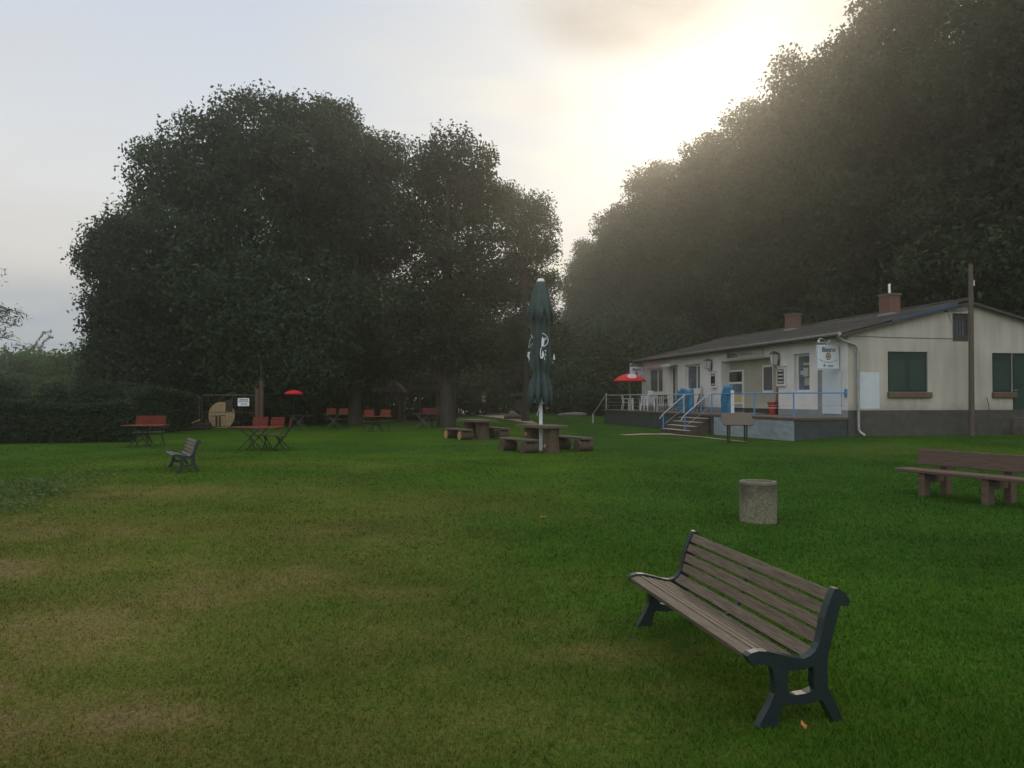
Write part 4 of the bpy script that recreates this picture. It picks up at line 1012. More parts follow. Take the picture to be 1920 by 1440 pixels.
wall_grid(mb,0,LEN,ZP,lambda a:ZE,[list(win_t[k]) if win_t[k][2]>ZP else [win_t[k][0],win_t[k][1],ZP,win_t[k][3]] for k in ('w1','d1','w2','w3')]+[[pr[0],pr[1],ZP,pr[3],.45]],front)
# back wall of the porch
p0,p1=win_t['porch'][:2]
mb.build('front_wall',M['wallfront'],BUN)
mb=MB(); mb.quad(front(p0-.3,1.0,.45),front(p1+.0,1.0,.45),front(p1+.0,3.44,.45),front(p0-.3,3.44,.45)); mb.build('porch_wall',mat('porch_shade_render',(.36,.33,.25),.9,.12,1.0),BUN)  # porch shade put into the wall colour, as the recess is shallow
mb=MB()
wall_grid(mb,0,W_,ZP,roofz,[list(gw['gw1'])+[.10],list(gw['gw2'])+[.14],list(gw['gw3'])+[.10],[gw['gd'][0],gw['gd'][1],ZP,gw['gd'][3],.10]],gable,(RID,))
mb.build('gable_wall',M['wall'],BUN)
mb=MB(); mb.quad(Vector((W_,0,0)),Vector((W_,LEN,0)),Vector((W_,LEN,ZE)),Vector((W_,0,ZE))); mb.add([(0,LEN,0),(W_,LEN,0),(W_,LEN,ZE),(RID,LEN,ZA),(0,LEN,ZE)],[(0,1,2,3,4)]); mb.build('rear_wall',M['wall'],BUN)
# plinths
mb=MB(); mb.box(-.006,W_+.02,-.006,.3,-.3,ZP-.003); mb.build('plinth',M['plinth'],BUN)
mb=MB()
for a,b in ((0.0,p0-.001),(p1+.001,win_t['d1'][0]-.001),(win_t['d1'][1]+.001,LEN)): mb.box(-.014,.12,a+.001,b,1.0,ZP-.004)
mb.box(.438,.47,p0+.02,p1-.02,1.0,ZP-.002); mb.build('front_plinth',M['greyplinth'],BUN)
# windows on the front
def front_window(k,panes,glass,mull=None,r=.16,name='window'):
    a,b,z0,z1=win_t[k]; mb=MB(); fr=.095; x0,x1=r-.02,r+.05
    mb.box(x0,x1,a+.002,a+fr,z0+.002,z1-.002); mb.box(x0,x1,b-fr,b-.002,z0+.002,z1-.002); mb.box(x0,x1,a+fr,b-fr,z0+.002,z0+fr); mb.box(x0,x1,a+fr,b-fr,z1-fr,z1-.002)
    for m in (mull or []): mb.box(x0-.004,x1,a+(b-a)*m-.05,a+(b-a)*m+.05,z0+fr,z1-fr)
    w=mb.build(name,M['frame'],BUN)
    mb=MB(); mb.box(x0+.03,x0+.04,a+fr,b-fr,z0+fr,z1-fr); mb.build('pane',glass,w)
    return w
front_window('w1',2,M['curtain'],[.45])
front_window('w2',2,M['glassblue'],[.35])
w3=front_window('w3',1,M['glassblue'])
a,b,z0,z1=win_t['w3']
mb=MB()
for zz,hh,ya,yb,m in [(2.98,.10,.12,.62,0),(2.55,.34,.30,.62,1),(2.2,.30,.12,.55,2),(2.62,.16,.62,.8,1)]: mb.box(.160,.166,a+(b-a)*ya,a+(b-a)*yb,zz,zz+hh,m=m)
mb.build('posters',[M['gold'],M['signcream'],M['beige']],w3)
d1=front_window('d1',1,M['glass'],[.5],name='terrace_door')
mb=MB(); mb.box(-.45,.0,win_t['d1'][0]-.1,win_t['d1'][1]+.15,3.50,3.54); mb.box(-.45,-.41,win_t['d1'][0]-.1,win_t['d1'][1]+.15,3.42,3.499); mb.build('door_canopy',M['frame'],BUN)
# porch door and window
da,db=tF(1396,.45),tF(1367,.45); zt=zF(1380,694,.45)
mb=MB(); mb.box(.40,.448,da,db,1.03,zt); door=mb.build('entrance_door',M['frame'],BUN)
mb=MB(); mb.box(.392,.399,da+.14,db-.14,zF(1380,716,.45),zF(1380,697,.45)); mb.build('pane',M['glass'],door)
mb=MB(); mb.box(.392,.399,da+.14,db-.14,zF(1380,740,.45),zF(1380,720,.45)); mb.build('lower_pane',M['glassblue'],door)
mb=MB(); mb.box(.393,.399,da+.14,db-.14,zF(1380,754.5,.45),zF(1380,741.5,.45)); mb.build('kick_panel',M['gold'],door)
mb=MB(); mb.box(.393,.399,da+.1,db-.1,1.08,zF(1380,757,.45)); mb.build('bottom_panel',M['greyplinth'],door)
mb=MB(); mb.tube([(.38,da+.06,2.0),(.33,da+.06,2.0),(.33,da+.18,2.0)],.012,6); mb.build('handle',M['chrome'],door)
wa,wb=tF(1451,.45),tF(1431,.45)
mb=MB(); z0=zF(1440,736,.45); z1=zF(1440,684,.45); mb.box(.41,.448,wa,wb,z0,z1); pw=mb.build('window',M['frame'],BUN,label='narrow window inside the porch')
mb=MB(); mb.box(.402,.409,wa+.05,wb-.12,z0+.10,z1-.10); mb.build('pane',M['curtain'],pw)
# gable shutters
def shutter(k,double=True):
    a,b,z0,z1=gw[k]; mb=MB(); mb.box(a+.003,b-.003,.06,.10,z0+.003,z1-.003); s=mb.build('window',M['green_paint'],BUN,label='green shuttered window')
    mb=MB(); n=2 if double else 1; w=(b-a)/n
    for i in range(n): mb.box(a+w*i+.09,a+w*(i+1)-.09,.05,.059,z0+.08,z1-.30)
    mb.build('pane',M['green_panel'],s)
    mb=MB(); mb.box(a-.03,b+.12,-.10,.05,z0-.21,z0-.003); mb.build('sill',M['sillbrown'],s,bevel=.02)
shutter('gw1'); shutter('gw3',False)
mb=MB(); mb.box(gw['gd'][0]+.003,gw['gd'][1]-.003,.05,.11,1.05,3.365); gd=mb.build('side_door',M['green_paint'],BUN,label='dark green side door')
mb=MB(); mb.box(gw['gd'][0]+.12,gw['gd'][1]-.12,.043,.049,1.2,2.1); mb.box(gw['gd'][0]+.12,gw['gd'][1]-.12,.043,.049,2.25,3.2); mb.build('door_panel',M['green_panel'],gd)
mb=MB(); mb.tube([(gw['gd'][0]+.07,.04,2.0),(gw['gd'][0]+.07,-.01,2.0),(gw['gd'][0]+.18,-.01,2.0)],.012,6); mb.build('handle',M['chrome'],gd)
a,b,z0,z1=gw['gw2']
mb=MB(); mb.box(a+.003,a+.06,.07,.12,z0+.003,z1-.003); mb.box(b-.06,b-.003,.07,.12,z0+.003,z1-.003); mb.box(a+.06,b-.06,.07,.12,z1-.22,z1-.003); mb.box(a+.06,b-.06,.07,.12,z0+.003,z0+.20); lv=mb.build('attic_window',M['verge'],BUN)
mb=MB(); mb.box(a+.06,b-.06,.10,.11,z0+.20,z1-.22); mb.build('pane',M['glass'],lv)
mb=MB()
for i in range(5): x=a+.10+i*(b-a-.2)/4; mb.tube([(x,.085,z0+.2),(x,.085,z1-.22)],.010,5)
mb.build('bars',M['lampmetal'],lv)
# painted patch, cable, junction box on the gable
mb=MB(); mb.box(sG(1608),sG(1649),-.003,.01,zG(1630,766),zG(1630,698)); mb.build('painted_patch',M['ash'],BUN)
mb=MB(); mb.tube([(sG(1597),-.015,zG(1597,630)),(sG(1680),-.015,zG(1680,633)),(sG(1787),-.015,zG(1787,635))],.008,5); mb.tube([(sG(1782),-.015,zG(1782,582)),(sG(1800),-.03,zG(1800,584)),(sG(1818),-.02,zG(1818,580))],.007,5); mb.tube([(sG(1779),-.012,zG(1779,585)),(sG(1784),-.02,zG(1784,606))],.006,5); mb.build('cable',M['verge'],BUN)
mb=MB(); mb.box(sG(1771),sG(1777),-.05,.0,zG(1774,585),zG(1774,578)); mb.build('junction_box',M['verge'],BUN)
# roof: corrugated sheets with overhang
def roof():
    oh=.38; og=.20; n=90
    def slope(sgn):
        mb=MB(); vs=[]; e=(RID+oh); L0=-og; L1=LEN+.25
        rowz=lambda s: ZA+.09-(ZA-ZE)/RID*s
        ss=[0,e*.34,e*.34+.001,e*.67,e*.67+.001,e]; lift=[.03,.03,.015,.015,0,0]
        for s,l in zip(ss,lift):
            for i in range(n*4+1):
                y=L0+(L1-L0)*i/(n*4); vs.append((RID+sgn*s,y,rowz(s)+l+.022*math.sin(2*math.pi*i/4.0*1.0)))
        m=n*4+1
        fs=[(k*m+i,k*m+i+1,(k+1)*m+i+1,(k+1)*m+i) for k in range(len(ss)-1) for i in range(m-1)]
        mb.add(vs,fs); return mb
    r=slope(-1).build('roof',M['roof'],BUN,smooth='full')
    slope(1).build('roof',M['roof'],BUN,smooth='full')
    mb=MB(); mb.tube([(RID,-og-.02,ZA+.13),(RID,LEN+.27,ZA+.13)],.075,10,squash=1.5); mb.build('ridge_cap',M['roof'],r,smooth=True)
    zo=lambda s: ZA+.09-(ZA-ZE)/RID*abs(s-RID)
    for nm,s0,s1 in (('verge_board',-oh,RID),('verge_board',RID,W_+oh)):
        mb=MB(); mb.add([(s0,-og-.03,zo(s0)-.14),(s1,-og-.03,zo(s1)-.14),(s1,-og-.03,zo(s1)-.035),(s0,-og-.03,zo(s0)-.035),(s0,-og,zo(s0)-.14),(s1,-og,zo(s1)-.14),(s1,-og,zo(s1)-.035),(s0,-og,zo(s0)-.035)],[(0,1,2,3),(7,6,5,4),(0,4,5,1),(3,2,6,7),(0,3,7,4),(1,5,6,2)]); mb.build(nm,M['verge'],r)
    mb=MB(); s0,s1=RID-3.3,RID-.6; mb.add([(s0,-og-.045,zo(s0)-.045),(s1,-og-.045,zo(s1)-.075),(s1,-og-.045,zo(s1)+.045),(s0,-og-.045,zo(s0)+.02),(s0,-og-.034,zo(s0)-.045),(s1,-og-.034,zo(s1)-.075),(s1,-og-.034,zo(s1)+.045),(s0,-og-.034,zo(s0)+.02)],[(0,1,2,3),(7,6,5,4),(0,4,5,1),(3,2,6,7),(0,3,7,4),(1,5,6,2)]); mb.build('blue_flashing',M['sheetblue'],r)
    # soffit under the front overhang and under the gable overhang
    mb=MB(); mb.box(-oh+.02,-.002,-og+.01,LEN+.2,3.86,3.89); mb.box(-oh,-oh+.018,-og+.01,LEN+.2,3.86,4.0); mb.build('soffit',M['soffit'],r)
    mb=MB(); 
    for k in range(2):
        s0,s1=((0.01,RID) if k==0 else (RID,W_-.01)); mb.add([(s0,-og+.01,zo(s0)-.10),(s1,-og+.01,zo(s1)-.10),(s1,-.002,zo(s1)-.10),(s0,-.002,zo(s0)-.10)],[(0,1,2,3)])
    mb.build('gable_soffit',M['soffit'],r)
    # gutter
    mb=MB(); k=8; prof=[(math.cos(math.pi+math.pi*i/k)*.075,math.sin(math.pi+math.pi*i/k)*.075) for i in range(k+1)]
    vs=[];yy=[-og-.02,LEN+.2]
    for y in yy: vs+=[(-oh-.085+p[0],y,3.985+p[1]) for p in prof]
    mb.add(vs,[(i,i+1,k+1+i+1,k+1+i) for i in range(k)]); mb.tube([(-oh-.16,-og-.02,3.987),(-oh-.16,LEN+.2,3.987)],.010,6); mb.tube([(-oh-.085,-og-.02,3.95),(-oh-.085,-og-.01,3.95)],.07,10); g=mb.build('gutter',M['zinc'],BUN,smooth=True); g.modifiers.new('sheet_thickness','SOLIDIFY').thickness=.004
    mb=MB(); sx=sG(1605)
    mb.tube([(-oh-.06,-.05,3.90),(-.30,-.10,3.74),(sx-.12,-.12,3.58),(sx-.02,-.12,3.50),(sx,-.12,3.38),(sx,-.12,2.5),(sx,-.12,.62),(sx+.03,-.15,.52),(sx+.15,-.26,.40)],.052,12); dp=mb.build('downpipe',M['zinc'],BUN,smooth=True)
    mb=MB()
    for z in (3.25,2.0,.9): mb.lathe([(.054,z),(.064,z),(.064,z+.03),(.054,z+.03)],12,(sx,-.12,0)); mb.box(sx-.015,sx+.015,-.07,.0,z,z+.03)
    mb.build('pipe_clip',M['zinc'],dp)
    # chimneys
    def chim(px0,px1,s,top,pipe):
        pc=(px0+px1)/2; t=tF(pc,s); w=.36; zb=zo(s)-.15
        ch=MB(); ch.box(s-.24,s+.24,t-w+.05,t+w-.05,zb,top-.03); c=ch.build('chimney',M['brick'],r)
        mb=MB(); mb.box(s-.27,s+.27,t-w,t+w,top-.029,top+.03); mb.build('coping',M['stone'],c)
        mb=MB(); mb.box(s-.28,s+.28,t-w,t+w,zb,zb+.22); mb.build('flashing',M['zinc'],c)
        mb=MB()
        if pipe: mb.tube([(s,t,top),(s,t,top+.44)],.055,12); mb.build('flue_pipe',M['chrome'],c,smooth=True)
        else:
            mb.box(s-.36,s+.36,t-.46,t+.48,top+.24,top+.27)
            for a in (-.28,.28):
                for b in (-.3,.3): mb.box(s+a-.02,s+a+.02,t+b-.02,t+b+.02,top+.031,top+.239)
            mb.build('cowl',M['verge'],c)
    chim(1651,1688,3.8,5.80,True); chim(1472,1503,3.8,5.76,False)
roof()
# things fixed to the front
def lantern(px,py0,py1,label):
    t=tF(px); zt=zF(px,py0); zb=zF(px,py1); h=zt-zb
    L=thing('wall_lantern',label,'lamp',(BUN.matrix_world@Vector((0,0,0))),RZ,'wall lanterns beside the porch')
    L.location=Vector((11.8,27,0))+FB*(-.22)+FA*t+Vector((0,0,zb)); L.rotation_euler=(0,0,RZ)
    mb=MB(); a=.09; b=.125
    vs=[(-a,-a,.02),(a,-a,.02),(a,a,.02),(-a,a,.02),(-b,-b,h*.75),(b,-b,h*.75),(b,b,h*.75),(-b,b,h*.75)]
    mb.add(vs,[(3,2,1,0),(0,1,5,4),(1,2,6,5),(2,3,7,6),(3,0,4,7),(4,5,6,7)]); mb.build('glass',M['lampglass'],L)
    mb=MB(); c=.15
    vs=[(-c,-c,h*.751),(c,-c,h*.751),(c,c,h*.751),(-c,c,h*.751),(-c*.6,-c*.6,h*.93),(c*.6,-c*.6,h*.93),(c*.6,c*.6,h*.93),(-c*.6,c*.6,h*.93),(0,0,h)]
    mb.add(vs,[(3,2,1,0),(0,1,5,4),(1,2,6,5),(2,3,7,6),(3,0,4,7),(4,5,8),(5,6,8),(6,7,8),(7,4,8)])
    for sx in (-1,1):
        for sy in (-1,1): mb.tube([(sx*a,sy*a,.02),(sx*b,sy*b,h*.75)],.012,5)
    mb.box(-.10,.10,-.10,.10,0,.019); mb.tube([(.0,0,.0),(.10,0,-.12),(.215,0,-.16)],.018,6); mb.box(.19,.22,-.05,.05,-.26,.25); mb.build('bracket',M['lampmetal'],L)
    mb.v
lantern(1335,672,692,'square glass wall lantern left of the porch'); lantern(1461,658,685,'square glass wall lantern right of the porch')
def on_front(name,label,cat,px,group=None):
    t=tF(px); o=thing(name,label,cat,Vector((11.8,27,0))+FA*t,RZ,group); return o,t
def menu(px0,px1,py0,py1,label,dark):
    o,t=on_front('menu_case',label,'display case',(px0+px1)/2,'menu cases on the front wall'); w=(tF(px0)-tF(px1))/2; pc=(px0+px1)/2; zt=zF(pc,py0); zb=zF(pc,py1)
    mb=MB(); mb.box(-.09,-.002,-w,w,zb,zt); mb.box(-.13,-.002,-w-.03,w+.03,zt+.001,zt+.03); mb.build('case',M['frame'],o)
    mb=MB(); mb.box(-.094,-.0905,-w*.78,w*.78,zb+.09,zt-.10); mb.build('pane',M['glass'],o)
    k=4; h=(zt-zb-.19)/k
    for i in range(k):
        if dark and i not in (0,3): continue
        mb=MB(); mb.box(-.097,-.0945,-w*.62,w*.58,zb+.09+i*h+h*.25,zb+.09+i*h+h*.78); mb.build('sheet',M['signcream'],o)
menu(1335,1345,697,727,'narrow display case left of the porch',True); menu(1460,1475,687.5,724,'display case with pale sheets right of the porch',False)
def front_sign():
    a,b=tF(1433),tF(1365); o=thing('front_sign','long pale sign board reading Bistro above the porch','sign',Vector((11.8,27,0))+FA*((a+b)/2),RZ); w=(b-a)/2
    mb=MB(); mb.box(-.07,-.003,-w,w,3.53,3.80); mb.build('board',M['signcream'],o)
    mb=MB(); mb.box(-.08,-.003,-w-.03,w+.03,3.50,3.529); mb.build('ledge',M['frame'],o)
    T=Matrix.Translation((-.075,w*.66,3.665))@Matrix.Rotation(R(-90),4,'Z')@Matrix.Rotation(R(90),4,'X')
    mb=MB(); mb.text('Bistro',.33,T,.003,width=w*.56); mb.build('lettering',M['ink'],o)
    mb=MB(); rr=random.Random(12); y=w*.28   # small faded script, too blurred to read: strokes in words of the same lengths
    for word in (3,11,3):
        for i in range(word):
            tall=rr.random()<.3 or i==0; hh=.115 if tall else .075; mb.tube([(-.0725,y,3.62),(-.0725,y-.012,3.62+hh)],.010,4)
            if rr.random()<.7: mb.tube([(-.0725,y,3.62+.07),(-.0725,y-.045,3.62+.07*rr.choice((0,1)))],.008,4)
            y-=.062
        y-=.07
    mb.build('small_lettering',M['greyink'],o)
front_sign()
def hanging_sign(t,label,full):
    o=thing('hanging_sign',label,'sign',Vector((11.8,27,0))+FA*t+FB*(-.03),RZ,'projecting signs with gooseneck lamps')
    z0=zF(1553,694)+0.02; z1=z0+.84
    mb=MB(); mb.box(-.86,-.02,-.05,.05,z0,z1); mb.build('board',M['signwhite'],o,bevel=.01)
    X=Matrix.Rotation(R(90),4,'X')
    mb=MB(); mb.text('Bistro',.24,Matrix.Translation((-.44,-.053,z1-.17))@X,.002,width=.52)
    pts=[(-.80,-.053,z0+.33),(-.72,-.053,z0+.28),(-.66,-.053,z0+.265)]; mb.tube(pts,.008,4)
    pts=[(-.64+.54*i/8,-.053,z0+.255-.04*math.sin(math.pi*(i/8))+.06*(i/8)**2) for i in range(9)]; mb.tube(pts,.008,4)
    mb.build('lettering',M['ink'],o)
    k=24; mb=MB(); ring=lambda a,b:[(a*math.cos(q),b*math.sin(q)) for q in np.linspace(0,2*math.pi,k,endpoint=False)]
    mb.prism(ring(.10,.13),[],lambda a,b,c:Vector((a-.45,-.0505-c,b+z0+.44)),0,.003); e=mb.build('emblem',M['ink'],o)
    mb=MB(); mb.prism(ring(.08,.108),[],lambda a,b,c:Vector((a-.45,-.0545-c,b+z0+.44)),0,.003); mb.build('emblem_disc',M['gold'],e)
    mb=MB(); mb.box(-.49,-.41,-.060,-.058,z0+.47,z0+.49); mb.box(-.505,-.395,-.060,-.058,z0+.41,z0+.435); mb.build('emblem_lines',M['ink'],e)
    mb=MB(); mb.box(-.645,-.57,-.053,-.0505,z0+.075,z0+.16); mb.build('square_mark',M['brownsq'],o)
    mb=MB()
    for i in range(5): mb.box(-.47+i*.045,-.44+i*.045,-.053,-.0505,z0+.065,z0+.13)
    mb.build('small_lettering',M['greyink'],o)
    mb=MB(); mb.tube([(-.86,0,z1+.10),(.02,0,z1+.10)],.012,6); mb.tube([(-.44,0,z1),(-.44,0,z1+.10)],.012,6)
    for s,top,wd in ((-1,.15,.40),(1,.16,.30)):
        q=[(-.44+s*.02,0,z1+.10)]+[(-.44+s*(.02+wd*(1-math.cos(a))/2),-.10*a/3.1,z1+.10+top*math.sin(a*.5+.0)**.8*(1 if a<1.9 else 1-.35*(a-1.9))) for a in np.linspace(.4,3.0,9)]
        mb.tube(q,.012,6)
    mb.build('lamp_arms',M['chrome'],o,smooth=True)
    for s,wd,zt in ((-1,.40,.15),(1,.30,.17)):
        x=-.44+s*(wd+.02); mb=MB(); mb.lathe([(.0,.05),(.035,.05),(.05,.0),(.06,-.05)],14,(x,-.10,z1+zt-.02)); lh=mb.build('lamp_head',M['zinc'],o,smooth=True)
        mb=MB(); mb.lathe([(0,-.04),(.05,-.045),(.0,-.07)],12,(x,-.10,z1+zt-.02)); mb.build('lamp_glass',M['white'],lh,smooth=True)
    return o
hanging_sign(.47,'white projecting sign reading Bistro with gold emblem at the near corner',True)
hanging_sign(19.45,'white projecting sign behind the red parasol at the far corner',True)
mb=MB(); mb.box(-.035,-.016,tF(1578),tF(1543),zF(1560,776),zF(1560,696)); mb.box(-.045,-.0355,tF(1574),tF(1562),zF(1568,699.5),zF(1568,697)); o=mb.build('white_panel',M['signwhite'],BUN)
mb=MB(); mb.box(-.018,-.001,tF(1542.6),tF(1534),1.03,zF(1538,694)); mb.build('grey_panel',M['greyplinth'],BUN)

# ------------------------------------------------------------------ terrace
TER=thing('terrace','raised terrace with dark sides along the bungalow front','terrace',(11.8,27,0),RZ)
DW=2.10; ZD=1.03
mb=MB(); mb.box(-DW+.04,-.016,.03,LEN+1.0,-.3,ZD-.10); mb.build('side_wall',M['deckside'],TER)
mb=MB(); mb.box(-DW,-.016,0,LEN+1.03,ZD-.099,ZD-.012); mb.build('slab_edge',M['deckedge'],TER,bevel=.01)
mb=MB(); mb.box(-DW+.01,.436,.01,LEN+1.02,ZD-.011,ZD); 
mb.build('floor',M['deckfloor'],TER)
tA,tB=.06,6.1
mb=MB(); mb.box(-DW+.022,-DW+.039,tA,tB,-.3,ZD-.102); mb.build('front_panel',M['bluepanel'],TER,label='blue grey painted part of the terrace wall')
ST0,ST1=6.5,9.0
rise=(ZD-.17)/5
for i in range(4):
    z=ZD-rise*(i+1); x1=-DW-.002-.28*i
    mb=MB(); mb.box(x1-.28,x1,ST0,ST1,-.2,z-.03); s=mb.build('step',M['stepside'],TER)
    mb=MB(); mb.box(x1-.30,x1,ST0-.01,ST1+.01,z-.029,z); mb.build('tread',M['tread'],s)
# railings
def rail(label,name='railing',group='terrace railings'): return thing(name,label,'railing',(11.8,27,0),RZ,group)
xr=-DW+.05; zr=ZD+.86
r1=rail('blue terrace railing right of the steps, turning back to the wall')
mb=MB(); mb.tube([(xr,ST0-.15,zr),(xr,.10,zr),(-.03,.10,zr)],.024,8); mb.build('handrail',M['bluerail'],r1,smooth=True)
mb=MB(); mb.box(-.045,-.018,.04,.16,zr-.14,zr+.14); mb.build('wall_plate',M['bluerail'],r1)
mb=MB(); mb.tube([(xr,ST0-.15,ZD+.42),(xr,.10,ZD+.42),(-.03,.10,ZD+.42)],.006,5); mb.build('cable',M['greyrail'],r1)
for t in (.10,tF(1414,xr)-.0,ST0-.15):
    mb=MB(); mb.tube([(xr,t,ZD),(xr,t,zr)],.026,8); mb.build('post',M['bluerail'],r1,smooth=True)
r2=rail('pale railing along the terrace left of the steps')
tl=LEN+.6
mb=MB(); mb.tube([(xr,ST1+.2,zr),(xr,tl,zr)],.026,8); mb.build('handrail',M['palerail'],r2,smooth=True)
for zz in (.25,.45,.64):
    mb=MB(); mb.tube([(xr,ST1+.2,ZD+zz),(xr,tl,ZD+zz)],.007,5); mb.build('cable',M['palerail'],r2)
for t in (ST1+.2,12.4,16.2,tl):
    mb=MB(); mb.box(xr-.03,xr+.03,t-.03,t+.03,ZD,zr-(.02 if t<tl else -.14)); mb.build('post',M['palerail'],r2)
mb=MB(); mb.tube([(xr,tl,zr+.05),(xr-.75,tl+.3,.72)],.02,6); mb.box(xr-.79,xr-.71,tl+.26,tl+.34,-.1,.75); mb.build('brace',M['palerail'],r2)
for t,lab in ((ST0+.08,'stair handrail with blue posts at the right side of the steps'),(ST1-.08,'stair handrail with blue posts at the left side of the steps')):
    r=rail(lab,'stair_handrail','stair handrails')
    xb=-DW-1.08; zb=.17+.80
    mb=MB(); mb.tube([(xb-.18,t,zb-.20),(xb-.02,t,zb),(xr-.04,t,zr),(xr+.15,t,zr),(xr+.75,t,zr)],.022,8); mb.build('handrail',M['greyrail'],r,smooth=True)
    mb=MB(); mb.tube([(xb,t,-.1),(xb,t,zb)],.030,8); mb.build('post',M['bluerail'],r,smooth=True)
    mb=MB(); mb.tube([(xr+.75,t,ZD),(xr+.75,t,zr)],.026,8); mb.build('post',M['bluerail'],r,smooth=True)
    mb=MB(); mb.tube([(xb,t,.17+.32),(xr,t,ZD+.30)],.008,5); mb.build('cable',M['greyrail'],r)
def onter(name,label,cat,s,t,rz=0,group=None,z=ZD): return thing(name,label,cat,Vector((11.8,27,z))+FB*s+FA*t,RZ+rz,group)
def tarp(label,pxa,pxb,h,s,seed,edge):
    ta,tb=tF(pxb,s),tF(pxa,s); w=(tb-ta)/2; o=onter('tarp_bundle',label,'tarpaulin',s,(ta+tb)/2,0,'blue tarpaulin bundles at the terrace railing')
    rr=random.Random(seed); nx,nz=14,12; vs=[]
    ph=[rr.uniform(0,6) for _ in range(4)]
    for side,x in ((0,-.10),(1,.12)):
        for k in range(nz+1):
            for i in range(nx+1):
                y=-w+2*w*i/nx; z=.01+(h+.05*math.sin(5*y/w+ph[0])+.03*math.sin(11*y/w+ph[1]))*k/nz
                bul=.03*math.sin(4*z+ph[2]+3*y/w)+.02*math.sin(9*z+5*y/w); e=.6+.4*min(1,4*(1-abs(y)/w)+.2)
                vs.append((x*e*(1-.45*(k/nz)**3)+bul*(1 if side==0 else -.5),y,z))
    m=(nx+1)*(nz+1); fs=[]
    for b in (0,m):
        for k in range(nz):
            for i in range(nx):
                q=(b+k*(nx+1)+i,b+k*(nx+1)+i+1,b+(k+1)*(nx+1)+i+1,b+(k+1)*(nx+1)+i); fs.append(q if b==0 else q[::-1])
    for k in range(nz): fs+= [(k*(nx+1),(k+1)*(nx+1),m+(k+1)*(nx+1),m+k*(nx+1)),(k*(nx+1)+nx,m+k*(nx+1)+nx,m+(k+1)*(nx+1)+nx,(k+1)*(nx+1)+nx)]
    for i in range(nx): a=nz*(nx+1)+i; fs.append((a,a+1,m+a+1,m+a))
    mb=MB(); mb.add(vs,fs); mb.build('sheet',M['blue'],o,smooth='full')
    if edge:
        mb=MB(); mb.box(-.05,.08,-w-.05,-w-.005,.01,h*.86); mb.build('board_edge',M['white'],o)
tarp('broad blue tarpaulin bundle at the head of the steps',1271,1298,1.08,-1.75,1,False)
tarp('narrow blue tarpaulin bundle with white edge, right of the steps',1355,1372,1.16,-1.95,2,True)
# red bin by the porch
def redbin():
    o=onter('flower_tub','red plastic tub standing at the right side of the porch','tub',.10,tF(1449,.1))
    mb=MB(); mb.lathe([(0,.0),(.17,.0),(.205,.46),(.235,.47),(.235,.52),(.20,.52),(.18,.06),(0,.05)],24); mb.build('body',M['redplastic'],o,smooth=True)
    mb=MB(); mb.lathe([(.192,.26),(.200,.275),(.198,.29),(.19,.29)],24); mb.build('band',M['print'],o)
redbin()
mb=MB(); mb.box(-.02,.02,-.16,.16,.0,1.15); o=mb.build('leaning_board',M['rust']); o.location=Vector((11.8,27,1.28))+FB*.30+FA*(tF(1456,.3)); o.rotation_euler=(0,R(6),RZ); o.location.z=ZD+.01; tag(o,'rust brown board leaning behind the red tub in the porch','board')
mb=MB(); mb.box(-.25,.25,-.55,.55,.0,.035); o=mb.build('doormat',M['beige'],bevel=.01); o.location=Vector((11.8,27,ZD+.002))+FB*(-.0)+FA*tF(1413,.0); o.rotation_euler=(0,0,RZ); tag(o,'pale mat on the terrace floor before the porch wall','mat')
# plastic chairs
def plastic_chair(m,name,label):
    o=thing(name,label,'chair'); 
    mb=MB(); mb.box(-.22,.22,-.22,.22,.41,.435); mb.build('seat',m,o,bevel=.012)
    mb=MB()
    for i in range(5): x=-.19+i*.095; mb.tube([(x,.215,.44),(x*1.05,.30,.84)],.022,6)
    mb.tube([(-.24,.29,.80),(0,.335,.86),(.24,.29,.80)],.032,8); mb.build('backrest',m,o,smooth=True)
    for s in (-1,1):
        mb=MB(); mb.tube([(s*.27,.28,.62),(s*.29,.05,.65),(s*.27,-.20,.64),(s*.255,-.225,.55)],.024,6); mb.build('armrest',m,o,smooth=True)
        mb=MB(); mb.tube([(s*.245,-.215,.60),(s*.235,-.23,.40),(s*.265,-.27,0)],[.024,.03,.022],6); mb.build('leg',m,o,smooth=True)
        mb=MB(); mb.tube([(s*.24,.24,.64),(s*.235,.23,.40),(s*.26,.30,0)],[.024,.03,.022],6); mb.build('leg',m,o,smooth=True)
    return o
def ploc(s,t,z=ZD): return Vector((11.8,27,z))+FB*s+FA*t
wc=plastic_chair(M['white'],'plastic_chair','lowest white plastic chair of the stack on the terrace')
ts_=tF(1214,-1.3)
wc.location=ploc(-1.3,ts_); wc.rotation_euler=(0,0,RZ+R(200)); wc['group']='stacked white plastic chairs'
dup(wc,'middle white plastic chair of the stack on the terrace',ploc(-1.3,ts_,ZD+.10),RZ+R(200),None,'stacked white plastic chairs')
dup(wc,'topmost white plastic chair of the stack on the terrace',ploc(-1.3,ts_,ZD+.20),RZ+R(200),None,'stacked white plastic chairs')
dc=plastic_chair(M['darkplastic'],'plastic_chair','dark plastic chair between the white stack and the terrace door'); dc.location=ploc(-1.2,tF(1240,-1.2)); dc.rotation_euler=(0,0,RZ+R(170))
dup(wc,'single white plastic chair under the red parasol',ploc(-1.2,tF(1176,-1.2)),RZ+R(60))
def terrace_table(label,s,t,m):
    o=onter('terrace_table',label,'table',s,t); mb=MB(); mb.box(-.4,.4,-.4,.4,.70,.73); mb.build('tabletop',m,o)
    for a in (-.33,.33):
        for b in (-.33,.33): mb=MB(); mb.box(a-.025,a+.025,b-.025,b+.025,0,.699); mb.build('leg',M['white'],o)
terrace_table('brown square table under the red parasol',-1.3,tF(1193,-1.3),M['brownwood'])
